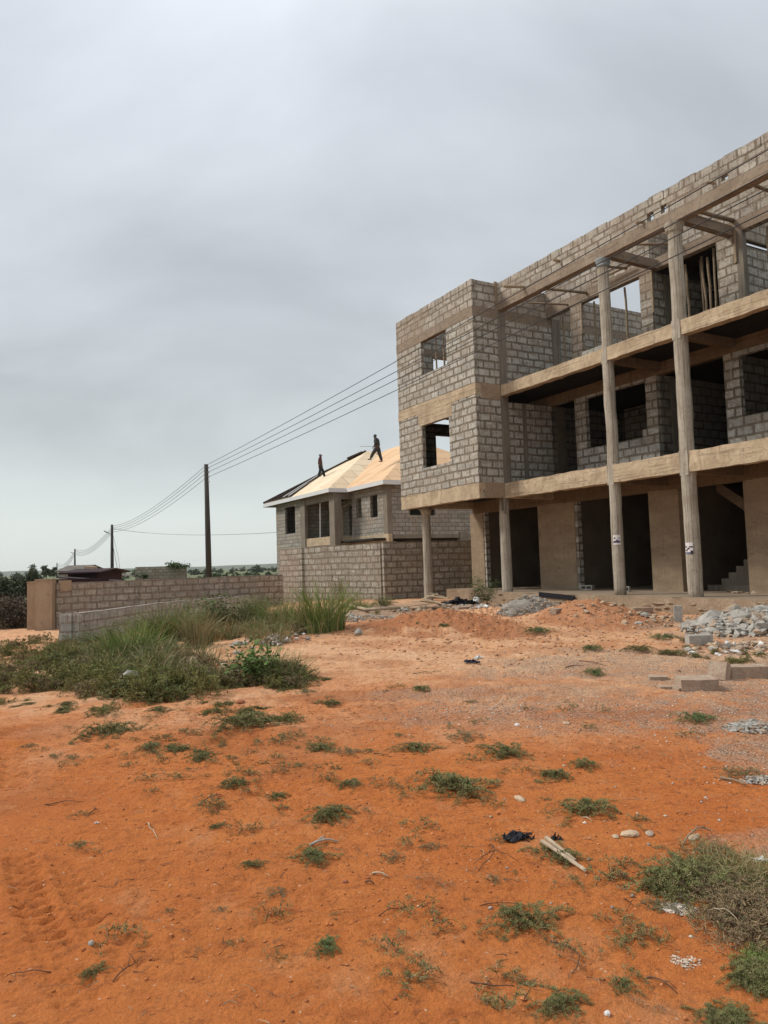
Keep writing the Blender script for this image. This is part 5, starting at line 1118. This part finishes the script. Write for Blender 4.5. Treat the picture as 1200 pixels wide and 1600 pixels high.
V, Fc, C = crown(78, 260, .6, .4, .3, .15, (.05, .08, .03), (.1, .14, .05)); o = np_mesh('creeper', V+np.array([P_(225, 901, 61.5)]), Fc, MT['leaf'], colors=C); tag(o, 'green creeper low on the left corner of the roofless building', 'plant')

# ------------------------------------------------------------ rubble, blocks, sticks and litter
def rock(name, px, py, wpx, hpx, label, mat='rock', cat='stone', group=None, seed=0, amp=.25, flat=.5, dpx=.8, sub=2, facet=1.6):
    p = gp(px, py); k = pxm(p); rx = wpx/k/2; rz = hpx/k/2; s = MB(); s.blob((0, 0, rz*flat*.8), rx, rx*dpx, rz, sub, amp, seed, flat=flat+.2, facet=facet)
    o = s.build(name, MT[mat], uv=False, loc=p, rz=seed*1.3); return tag(o, label, cat, group)
def brick(name, px, py, l, h, w, rz, label, mat='rubble', cat='block', tilt=0., group=None, dz_=0.):
    p = gp(px, py); s = MB(); s.rbox(-l/2, l/2, -w/2, w/2, 0, h, .07, .008, px*.1)
    o = s.build(name, MT[mat], loc=(p.x, p.y, p.z-.012+dz_), rz=rz); o.rotation_euler = (tilt, 0, rz); return tag(o, label, cat, group)
brick('concrete_block', 1088, 1076, .42, .14, .34, -.12, 'squarish pale broken block, larger one in front of the rubble')
brick('concrete_block', 1168, 1057, .44, .15, .22, -.12, 'reddish stained block lying near the right edge')
brick('concrete_block', 1122, 1062, .22, .22, .13, -.8, 'broken block tipped on edge between two lying blocks', tilt=-.35)
brick('concrete_slab', 1045, 1076, .22, .045, .12, -.15, 'thin flat chip left of the squarish pale block')
brick('concrete_slab', 1061, 1079, .10, .05, .10, .4, 'small pale chip touching the squarish pale block')
brick('concrete_slab', 1028, 1062, .22, .06, .15, -.2, 'flat broken chip half sunk in the gravel left of the blocks')
brick('concrete_block', 1060, 972, .16, .36, .17, -.3, 'grey block standing upright on the tan earth by the plinth', 'rock')
brick('concrete_block', 1002, 958, .48, .15, .3, .1, 'pinkish block lying by the plinth, lower one of a stack')
brick('concrete_block', 1004, 952, .42, .12, .24, -.1, 'pinkish block on top of another by the plinth', dz_=.15)
rock('stone', 1008, 963, 17, 10, 'grey angular stone in front of the stacked pinkish blocks', seed=3)
rock('stone', 998, 975, 14, 7, 'small grey stone on the tan earth below the stacked blocks', seed=4)
brick('concrete_block', 848, 953, .46, .14, .18, .55, 'pale grey block on the gravel heap by the plinth', 'rock', tilt=.2)
brick('concrete_block', 866, 948, .34, .16, .2, -.4, 'reddish block chunk right of the pale block on the gravel heap')
brick('concrete_block', 883, 948, .3, .1, .2, .2, 'small reddish chunk at the foot of the plinth')
brick('concrete_block', 1092, 1006, .40, .16, .2, .0, 'mossy flat block left of the rubble heap', 'rock')
rock('stone', 1118, 1012, 20, 13, 'pale cream stone at the front of the rubble heap', 'rock_tan', seed=6)
# hollow blocks on the veranda
pb = BW(-3.35, 1.5, ZP+.02); hollow_block((pb.x, pb.y, pb.z+.075), YAW-1.0, label='hollow block on the veranda floor between the two tall columns', l=.4, h=.2)
pb = BW(-1.5, 2.0, ZP+.02); hollow_block((pb.x, pb.y, pb.z+.075), YAW-1.3, label='hollow block in the doorway left of the first tall column', l=.4, h=.2)
s = MB(); s.bar(BW(-1.6, -.14, ZP-.02), BW(-3.1, -.16, ZP-.09), .03, .14, j=.005); tag(s.build('dark_board', MT['black'], uv=False), 'dark board leaning on the edge of the veranda', 'board')
rs = random.Random(4); s = MB()
for k in range(14): pb = BW(-6.4+rs.uniform(-.9, .4), 2.2+rs.uniform(-.4, .4), ZP+.03); s.blob(pb, rs.uniform(.04, .12), rs.uniform(.04, .12), rs.uniform(.03, .06), 1, .4, k)
tag(s.build('rubble_scatter', MT['rubble'], uv=False), 'loose chips on the veranda at the foot of the stairs', 'rubble', None, 'stuff')
# grey rubble heap at the right
MT['dusty'] = rough_mat('dusty_stone', (.46, .36, .26), (.34, .26, .19), 6, spot=(.42, .24, .13), bs=.8)
def heap(name, cx, cy, wpx, hm, n, smin, smax, label, mats, seed, kind='stuff', cat='rubble', core=None):
    p0 = gp(cx, cy); k = pxm(p0); rx = wpx/k/2; ry = rx*.75; rs = random.Random(seed); s = MB()
    for i in range(n):
        a = rs.uniform(0, 6.283); r = rs.random()**.62; x = p0.x+math.cos(a)*rx*r; y = p0.y+math.sin(a)*ry*r; sz = rs.uniform(smin, smax)*(1.1-.3*r)
        z = float(gz(x, y))+hm*max(0, 1-r**1.4)*rs.uniform(.7, 1.)+sz*.2; s.cur = rs.randrange(len(mats)) if rs.random() < .62 else 0; sz *= (1.9 if rs.random() < .06 else 1)*(.6 if rs.random() < .4 else 1)
        s.blob((x, y, z), sz*rs.uniform(.7, 1.3), sz*rs.uniform(.5, 1), sz*rs.uniform(.35, .8), 1, .8, rs.uniform(0, 99), facet=1.3)
    s.cur = 0
    if core: s.cur = len(mats)-1 if core == 2 else 0; s.blob((p0.x, p0.y, p0.z), rx*.8, ry*.8, hm*(.8 if core == 2 else .55), 4, .12, seed)
    return tag(s.build(name, [MT[m] for m in mats], uv=False), label, cat, None, kind)
heap('rubble_heap', 1165, 984, 190, .36, 900, .03, .12, 'heap of broken grey stones and concrete at the right edge', ['rock', 'dusty', 'rubble', 'rock'], 1, core=1)
heap('rubble_scatter', 1160, 1014, 190, .04, 150, .025, .075, 'pale chips strewn in front of the rubble heap', ['rubble', 'white', 'rock', 'rock_tan'], 2)
rock('boulder', 1192, 972, 40, 44, 'large pale angular boulder on the right side of the rubble heap', seed=11, amp=.4, sub=1, facet=1.1)
rock('boulder', 1178, 990, 26, 22, 'grey boulder left of the largest one on the rubble heap', seed=12, amp=.4, sub=1, facet=1.1)
rock('boulder', 1140, 988, 28, 15, 'flat pale stone in the middle of the rubble heap', seed=13, amp=.35, sub=1)
rock('boulder', 1108, 992, 30, 18, 'grey stone at the left foot of the rubble heap', seed=14, amp=.35, sub=1)
MT['gravel'] = rough_mat('grey_gravel', (.36, .32, .27), (.20, .185, .165), 40, bs=1, bd=.02, bscale=35, spot=(.5, .46, .4))
heap('gravel_heap', 826, 958, 104, .42, 900, .014, .045, 'smooth heap of grey gravel against the broken plinth', ['rock', 'dusty', 'rubble', 'gravel'], 3, core=2, cat='gravel')
heap('gravel_patch', 1178, 1139, 96, .05, 420, .012, .034, 'small dark grey gravel heap at the right edge', ['rock', 'rubble'], 4, cat='gravel')
heap('gravel_patch', 1188, 1220, 60, .02, 160, .008, .02, 'grey gravel under the weed mat at the right edge', ['rock', 'rubble'], 8, cat='gravel')
heap('chalk_patch', 1060, 1419, 62, .004, 520, .002, .009, 'patch of crushed white chips beside the grass bed', ['chalk', 'rock'], 5, cat='gravel')
heap('chalk_patch', 1072, 1504, 50, .003, 200, .002, .006, 'thin patch of white chips low on the right', ['chalk', 'rock_tan'], 6, cat='gravel')
heap('gravel_pit', 555, 968, 150, .10, 620, .015, .045, 'dark grey gravel spread before the tall compound wall', ['rock', 'dusty'], 7, cat='gravel')
heap('rubble_scatter', 800, 948, 200, .05, 130, .03, .10, 'broken chips strewn along the foot of the plinth', ['rubble', 'rock', 'white'], 9)
heap('rubble_scatter', 920, 945, 220, .04, 90, .03, .09, 'chips of block below the veranda edge', ['rubble', 'rock_tan'], 10)
heap('rubble_scatter', 330, 1052, 260, .05, 80, .03, .09, 'stones and chips scattered through the left thicket', ['rubble', 'rock_tan', 'white'], 12)
heap('rubble_scatter', 430, 1002, 150, .05, 60, .03, .08, 'stones at the foot of the reeds', ['rock', 'rubble', 'white'], 13)
# stones with a place of their own
rock('stone', 301, 1040, 50, 20, 'long pale stone slab in the thicket behind the white scraps', 'rock_tan', seed=21, amp=.15, dpx=.5)
rock('stone', 200, 1068, 42, 34, 'grey lump of broken concrete at the front of the thicket', 'rock', seed=22, amp=.4, sub=1)
rock('stone', 253, 1063, 20, 10, 'small cream stone right of the grey concrete lump', 'rock_tan', seed=23)
rock('stone', 376, 1098, 15, 7, 'rust red rounded stone on the bare earth by the thicket', 'redstone', seed=24, amp=.1)
rock('stone', 560, 991, 14, 13, 'round pale grey stone by the brown bank in the middle', 'rock', seed=25)
rock('stone', 477, 985, 9, 10, 'white chunk at the foot of the tallest reeds', 'white', seed=26)
rock('stone', 370, 1022, 14, 8, 'pale chunk in the dip right of the long slab', 'rock', seed=27)
rock('stone', 812, 1250, 30, 8, 'flat pale stone above the black plastic scrap', 'rock_tan', seed=28, amp=.15, dpx=.45)
rock('stone', 985, 1306, 30, 11, 'cream coloured rough stone right of the long green weed', 'rock_tan', seed=29, amp=.25, dpx=.6)
rock('stone', 1015, 1304, 22, 7, 'pinkish flat stone next to the cream rough stone', 'rubble', seed=30, amp=.2, dpx=.6)
rock('stone', 962, 1309, 12, 7, 'small chip left of the cream rough stone', 'rock_tan', seed=31)
rock('stone', 1084, 1310, 32, 8, 'long flat cream stone above the grass bed', 'rock_tan', seed=32, amp=.15, dpx=.4)
rock('stone', 142, 1476, 12, 9, 'lone grey pebble among the tyre marks', 'rock', seed=33, amp=.12)
rock('stone', 949, 1586, 11, 10, 'whitish pebble at the bottom edge', 'white', seed=34, amp=.2)
rock('stone', 1064, 1402, 10, 4, 'thin white chip on the chalk patch', 'white', seed=35)
rock('clod', 540, 1379, 9, 6, 'small rounded red clod in the centre foreground', 'redstone', seed=36)
rock('stone', 745, 942, 18, 14, 'white plastic bundle under the dark green bush by the plinth', 'white', seed=37, cat='bundle')
rock('stone', 885, 1131, 12, 5, 'small pale stone in the stony strip right of centre', 'rock_tan', seed=38)
rock('stone', 808, 1133, 9, 4, 'tiny white stone in the stony strip', 'white', seed=39)
# crumpled plastic and cloth
def crumple(name, px, py, wpx, hpx, mat, label, seed, cat='plastic'):
    p = gp(px, py); k = pxm(p); rs = np.random.RandomState(seed); n = 16; gx, gy = np.meshgrid(np.linspace(-1, 1, n), np.linspace(-1, 1, n), indexing='ij')
    r = np.hypot(gx, gy); w_ = wpx/k/2; hz = hpx/k; nzv = hnoise((gx*2+seed, gy*2), 1.6, 3, seed); z = hz*np.abs(nzv-.45)*3*(1-r*.45); nx_ = hnoise((gx+9, gy), 2.5, 2, seed+1)-.5; ny_ = hnoise((gx, gy+9), 2.5, 2, seed+2)-.5
    V = np.stack([(gx+nx_*.9)*w_, (gy+ny_*.9)*w_*.7, z+.004], -1).reshape(-1, 3); I = np.arange(n*n).reshape(n, n); Fc = np.stack([I[:-1, :-1], I[1:, :-1], I[1:, 1:], I[:-1, 1:]], -1).reshape(-1, 4)
    keep = hnoise((gx[:-1, :-1]+5, gy[:-1, :-1]), 2.2, 3, seed+4).reshape(-1) > .40; o = np_mesh(name, V, Fc[keep], MT[mat]); o.location = p; md = o.modifiers.new('thick', 'SOLIDIFY'); md.thickness = .002; return tag(o, label, cat)
crumple('plastic_scrap', 808, 1310, 44, 14, 'black', 'torn black plastic scrap on the red ground', 3)
crumple('plastic_scrap', 870, 1312, 16, 10, 'black', 'small black plastic shred above the weed with a plank', 4)
MT['navy'] = plain('navy_cloth', (.02, .022, .045), .8)
crumple('cloth_scrap', 738, 1036, 24, 8, 'navy', 'crumpled navy cloth on the tan earth below the brown bank', 5, 'cloth')
crumple('plastic_scrap', 748, 1030, 12, 10, 'white', 'white plastic wisp touching the navy cloth', 6)
crumple('tarpaulin', 716, 946, 54, 16, 'black', 'dark plastic sheet heaped beside the plank pile under the bay', 7, 'tarpaulin')
crumple('tarpaulin', 800, 940, 30, 8, 'black', 'dark sheet tucked behind the gravel heap', 8, 'tarpaulin')
crumple('plastic_scrap', 268, 1072, 26, 8, 'white', 'white plastic scraps at the front of the thicket', 9)
crumple('plastic_scrap', 105, 1066, 15, 8, 'white', 'pale scrap lying on the green bank at the left', 10)
crumple('plastic_scrap', 378, 1072, 13, 6, 'white', 'white scrap below the broad leaved shrub', 11)
crumple('plastic_scrap', 1190, 1345, 26, 6, 'white', 'pale plastic sheet caught in the grass at the right edge', 12)
crumple('plastic_scrap', 151, 1287, 6, 3, 'white', 'tiny white scrap alone on the red road at the left', 13)
# plank pile under the bay
rs = random.Random(9); root = None
for k, (x0, y0, x1, y1, w_) in enumerate([(628, 945, 672, 941, .14), (634, 949, 684, 946, .12), (655, 934, 690, 944, .12), (650, 938, 682, 944, .1), (661, 930, 694, 934, .12), (668, 927, 690, 933, .1), (657, 936, 680, 930, .09), (640, 940, 668, 938, .1)]):
    Yp = 21.6+.12*k; a = Vector(((x0-600)/F_PX*Yp, Yp, .20+(952-y0)/52)); b_ = Vector(((x1-600)/F_PX*Yp, Yp+rs.uniform(-.5, .5), .20+(952-y1)/52)); s = MB(); s.bar(a, b_, w_, .03, j=.004)
    tag(s.build('plank', MT['wood_pale'], uv=False), ['bottom', 'second', 'third', 'fourth', 'fifth', 'sixth', 'seventh', 'topmost'][k]+' plank of the pale pile under the bay column', 'plank', 'planks piled under the bay')
a = gp(534, 949); b_ = gp(572, 957); c_ = gp(626, 955); s = MB(); s.tube([a+Vector((0, 0, .12)), a.lerp(b_, .5)+Vector((0, 0, .1)), b_+Vector((0, 0, .08)), c_+Vector((0, 0, .1))], [.045, .05, .05, .04], 9, rn=.05)
for t in (.3, .8, 1.4): q_ = (a.lerp(b_, t) if t < 1 else b_.lerp(c_, t-1))+Vector((0, 0, .09)); s.tube([q_, q_+(b_-a).normalized()*.03], .058, 9)
tag(s.build('bamboo_pole', MT['wood_pale'], uv=False, smooth=True), 'long pale bamboo pole lying before the tall compound wall', 'pole')
# sticks
def stick(px0, py0, px1, py1, r, label, mat='wood', bend=.0, forks=0, seed=0, lift=.01, name='stick'):
    a = gp(px0, py0); b_ = gp(px1, py1); rs = random.Random(seed); d = b_-a; nrm = Vector((-d.y, d.x, 0)); pts = []
    for i in range(9):
        t = i/8; p = a.lerp(b_, t)+nrm*bend*math.sin(math.pi*t)+nrm*rs.uniform(-.015, .015); p.z = float(gz(p.x, p.y))+r*.7+lift*math.sin(math.pi*t); pts.append(p)
    r *= .62
    s = MB(); s.tube(pts, [r*(1-.5*i/8) for i in range(9)], 6, rn=.12)
    for k in range(forks):
        i = rs.randint(2, 6); q = pts[i]; e = q+Vector((d.x*rs.uniform(.1, .35)+nrm.x*rs.uniform(-.4, .4), d.y*rs.uniform(.1, .35)+nrm.y*rs.uniform(-.4, .4), 0)); e.z = float(gz(e.x, e.y))+rs.uniform(.005, .03); s.tube([q, q.lerp(e, .5)+Vector((0, 0, .01)), e], [r*.6, r*.5, r*.25], 5)
    return tag(s.build(name, MT[mat], uv=False, smooth=True), label, 'stick')
MT['twig'] = rough_mat('brown_twig', (.16, .085, .05), (.09, .05, .032), 8)
s = MB(); a = gp(846, 1327)+Vector((0, 0, .05)); b_ = gp(916, 1365)+Vector((0, 0, .012)); s.bar(a, b_, .017, .009, j=.003); s.bar(a+Vector((.03, .02, .005)), a.lerp(b_, .75)+Vector((.01, .02, .004)), .018, .012, j=.003); tag(s.build('split_plank', MT['wood_pale'], uv=False), 'split pale plank lying across a weed in the right foreground', 'plank')
stick(911, 1278, 925, 1285, .006, 'short pale stick at the end of the long green weed', 'wood_pale', seed=1)
stick(230, 1287, 247, 1312, .006, 'pale stick lying upright in the left foreground', 'wood_pale', seed=2)
stick(861, 1471, 894, 1522, .006, 'curved bare stem in the lower right foreground', 'twig', .28, 0, 3)
stick(735, 1535, 804, 1542, .005, 'thin dark stick in the bottom centre right', 'twig', -.08, 2, 4)
stick(592, 1432, 622, 1421, .005, 'small dark stick above the small dry brown tuft', 'twig', .05, 0, 5)
stick(754, 1415, 830, 1420, .004, 'long thin stem above the large lower right weed', 'twig', .05, 1, 6)
stick(582, 1366, 608, 1372, .009, 'pale knotty wood chip left of the dry twig mat', 'wood_pale', 0, 1, 7)
stick(571, 1380, 585, 1383, .009, 'short brown stub below the knotty wood chip', 'twig', 0, 0, 8)
stick(584, 1178, 612, 1183, .006, 'dark twig right of the touching pair of weeds', 'twig', 0, 1, 9)
stick(764, 1322, 748, 1362, .006, 'bent brown stem above the broken weed sprig', 'twig', .15, 3, 10, .05)
stick(484, 1322, 530, 1318, .012, 'grey weathered branch above the weed with a pale twig', 'rock', .1, 2, 11)
stick(80, 1520, 10, 1524, .004, 'long thin runner left of the lone bottom left weed', 'twig', .05, 1, 12)
stick(176, 1535, 222, 1496, .005, 'straight dark twig right of the lone bottom left weed', 'twig', 0, 3, 13)
stick(1067, 1145, 1104, 1147, .009, 'pale stick on the stony strip near the right', 'wood_pale', 0, 0, 14)
stick(1126, 1218, 1165, 1229, .018, 'brown stick lying in the gravel at the right edge', 'wood', 0, 0, 15)
stick(1010, 1530, 1058, 1554, .006, 'long brown twig right of the half dry weed', 'twig', .05, 1, 16)
stick(1100, 1424, 1168, 1458, .005, 'pale dry stalk crossing the lower grass bed', 'wood_pale', 0, 0, 17, .05)
stick(645, 1053, 690, 1049, .012, 'thin pole lying on the tan earth in the middle', 'wood', 0, 0, 18)
stick(905, 1033, 950, 1041, .010, 'dark bent twig right of the two green weeds', 'twig', .1, 1, 19)
stick(884, 1044, 912, 1041, .012, 'short straight dark stick left of the bent twig', 'twig', 0, 0, 20)
stick(318, 1252, 345, 1243, .007, 'knotted dark twig left of the bluish green weed tuft', 'twig', 0, 4, 21, .02)
stick(70, 1258, 130, 1254, .006, 'thin dark twig on the churned earth at the left', 'twig', .05, 1, 22)
stick(137, 1275, 154, 1265, .007, 'small forked twig above the tiny white scrap', 'twig', .0, 2, 23)
stick(975, 1405, 978, 1425, .005, 'short upright bent stem in the right middle ground', 'twig', .2, 2, 24)
stick(1068, 1320, 1110, 1300, .008, 'bundle of dry twigs above the grass bed', 'wood', 0, 6, 25, .05)
# litter: clods, grit and twig bits
def litter(name, label, n, seed, kind, smin, smax, cols, spec):
    rs = np.random.RandomState(seed); w_ = np.array([q[5] for q in spec], float); w_ /= w_.sum(); ch = rs.choice(len(spec), n, p=w_); sp_ = np.array([q[:4] for q in spec])[ch]
    x = sp_[:, 0]+sp_[:, 2]*rs.randn(n)*.5; y = sp_[:, 1]+sp_[:, 3]*rs.randn(n)*.5; ok = (y > 1.8); x = x[ok]; y = y[ok]; n = len(x); z = gz(x, y)
    s_ = (smin+(smax-smin)*rs.rand(n)**3); c = np.array(cols)[rs.randint(len(cols), size=n)]*(.75+.5*rs.rand(n, 1)); c = np.concatenate([c, np.ones((n, 1))], 1)
    if kind == 'clod':
        o8 = np.array([[1, 0, 0], [0, 1, 0], [-1, 0, 0], [0, -1, 0], [0, 0, 1.], [0, 0, -1.]]); F8 = np.array([[0, 1, 4], [1, 2, 4], [2, 3, 4], [3, 0, 4], [1, 0, 5], [2, 1, 5], [3, 2, 5], [0, 3, 5]])
        V = o8[None]*(1+.5*(rs.rand(n, 6, 1)-.5))*np.stack([s_, s_*(.6+.4*rs.rand(n)), s_*(.4+.3*rs.rand(n))], -1)[:, None]; ca, sa = rots(rs, n); V = np.stack([V[..., 0]*ca[:, None]-V[..., 1]*sa[:, None], V[..., 0]*sa[:, None]+V[..., 1]*ca[:, None], V[..., 2]], -1)
        V += np.stack([x, y, z+s_*.15], -1)[:, None]; Fc = (F8[None]+np.arange(n)[:, None, None]*6).reshape(-1, 3); o = np_mesh(name, V.reshape(-1, 3), Fc, MT['litter'], colors=np.repeat(c, 6, axis=0))
    else:
        t = np.linspace(0, 1, 4); az_ = rs.rand(n)*6.28; ln = s_; bd = rs.randn(n)*.5; A = az_[:, None]+bd[:, None]*t; px_ = x[:, None]+np.cumsum(np.cos(A), 1)*ln[:, None]/4; py_ = y[:, None]+np.cumsum(np.sin(A), 1)*ln[:, None]/4
        pts = np.stack([px_, py_, gz(px_, py_)+.004+.010*rs.rand(n)[:, None]*np.sin(np.pi*t)], -1); V, Fc, C_ = ribbons(pts, .003+.03*s_*rs.rand(n), c, rs); o = np_mesh(name, V, Fc, MT['litter'], colors=C_)
    return tag(o, label, 'litter', None, 'stuff')
SP = [(0, 4, 3, 2, 0, 3), (.5, 6.5, 4.5, 3, 0, 4), (1, 10, 6, 4, 0, 3), (2, 15, 8, 5, 0, 2), (-1.5, 7.6, 3, 1.6, 0, 3), (2.5, 6.5, 2, 2, 0, 2)]
litter('soil_clods', 'small red clods of earth scattered over the ground', 9000, 1, 'clod', .003, .014, [(.42, .15, .055), (.50, .20, .08), (.33, .12, .05)], SP)
litter('soil_clods', 'rough lumps of earth on the red mounds', 8000, 2, 'clod', .006, .045, [(.46, .20, .085), (.40, .22, .13), (.54, .29, .15), (.36, .2, .13)], [(4.6, 17, 2.2, 3, 0, 3), (1.3, 17.2, 3.2, 3.4, 0, 4), (2.5, 13.5, 5, 2.6, 0, 2), (-3, 20, 3, 3, 0, 1)])
litter('pebbles', 'grey and pale pebbles mixed in the stony strip', 9000, 3, 'clod', .003, .017, [(.40, .37, .33), (.24, .21, .18), (.58, .50, .40), (.33, .25, .19)], [(4.4, 6.2, 2.2, 2, 0, 3), (2.4, 7.6, 2.8, 1.2, 0, 2), (5.5, 9, 3.2, 2.4, 0, 3), (8.2, 13, 4, 4, 0, 2), (3.6, 10.6, 3, 2, 0, 1.5), (1.1, 8, 1.2, .4, 0, .7), (2, 4, 2, 2, 0, .4)])
litter('twig_litter', 'dry twig and leaf bits scattered over the ground', 9000, 4, 'twig', .02, .12, [(.17, .09, .05), (.24, .15, .09), (.12, .07, .05), (.34, .24, .15)], SP)
# posters on the columns
def poster(u, v, r, z, phi, w_, h_, pal, label, seed):
    e_n = 9; s = MB(); base = -1
    def strip(z0, z1, a0, a1, rad, ci):
        s.cur = ci; n = 6; A = [a0+(a1-a0)*i/n for i in range(n+1)]; b0 = len(s.v)
        for a in A:
            for zz in (z0, z1): p = BW(u+math.sin(a)*rad, v-math.cos(a)*rad, zz); s.v.append(tuple(p))
        for i in range(n): s.f.append((b0+2*i, b0+2*i+1, b0+2*i+3, b0+2*i+2)); s.m.append(ci)
    h2 = w_/2/r; strip(z-h_/2, z+h_/2, phi-h2, phi+h2, r, 0)
    for (fx0, fx1, fz0, fz1, ci) in pal: strip(z-h_/2+h_*fz0, z-h_/2+h_*fz1, phi+h2-2*h2*fx1, phi+h2-2*h2*fx0, r+.002, ci)
    return tag(s.build('poster', [MT['paper'], MT['ink'], MT['ink2']], uv=False), label, 'poster', 'small posters pasted on the columns')
MT['paper'] = plain('paper', (.66, .62, .62), .7, var=.06); MT['ink'] = plain('dark_ink', (.035, .03, .05), .7); MT['ink2'] = plain('blue_ink', (.10, .11, .2), .7)
poster(-4.5, .14, .166, 2.05, -.62, .20, .26, [(0.02, .98, .20, .32, 1), (.1, .9, .32, .42, 2), (.45, .68, .38, .52, 1), (.12, .34, .60, .75, 1), (.66, .9, .62, .70, 2)], 'small white poster with dark blue band on the first tall column', 1)
poster(-6.85, .14, .184, 1.75, -.1, .20, .27, [(0, 1, .02, .16, 2), (.7, 1., .0, .3, 1), (.1, .35, .25, .4, 1), (.3, .6, .4, .55, 1), (.55, 1, .56, .68, 1), (0, .25, .58, .7, 1)], 'small torn black and white poster on the second tall column', 2)

# ------------------------------------------------------------ haze
hz = MB(); hz.box(-3300, 3300, -30, 3300, -60, 45); hm = bpy.data.materials.new('haze'); hm.use_nodes = True; n = hm.node_tree; n.nodes.clear()
o_ = n.nodes.new('ShaderNodeOutputMaterial'); v_ = n.nodes.new('ShaderNodeVolumePrincipled'); n.links.new(v_.outputs[0], o_.inputs['Volume'])
v_.inputs['Color'].default_value = (.95, .98, 1, 1); v_.inputs['Density'].default_value = .00012; v_.inputs['Anisotropy'].default_value = .2
tag(hz.build('haze', hm, uv=False), 'thin even haze in the air over the plain', 'haze', None, 'stuff')

heap('rubble_scatter', 700, 952, 200, .05, 150, .03, .11, 'mixed rubble and dirt around the plank pile under the bay', ['dusty', 'rubble', 'rock'], 31)
heap('rubble_scatter', 1010, 966, 260, .03, 120, .02, .07, 'chips spread over the tan earth below the veranda', ['dusty', 'rubble', 'rock_tan'], 32)
for k, (px, py, l, h, w_, rz, lb, mt_) in enumerate([(722, 955, .40, .14, .2, .5, 'half block beside the dark plastic sheet under the bay', 'rubble'), (772, 951, .34, .13, .2, -.3, 'pinkish half block between the bush and the gravel heap', 'rubble'), (868, 957, .30, .12, .16, .9, 'reddish broken block at the right foot of the gravel heap', 'rubble'), (940, 951, .32, .11, .2, -.6, 'broken block against the plinth right of the second mound', 'dusty'), (968, 957, .22, .10, .14, .3, 'small dusty block chunk left of the stacked pinkish blocks', 'dusty'), (690, 958, .26, .10, .16, .1, 'dusty chunk in front of the plank pile', 'dusty')]):
    brick('broken_block', px, py, l, h, w_, rz, lb, mt_, tilt=.12*(-1)**k)
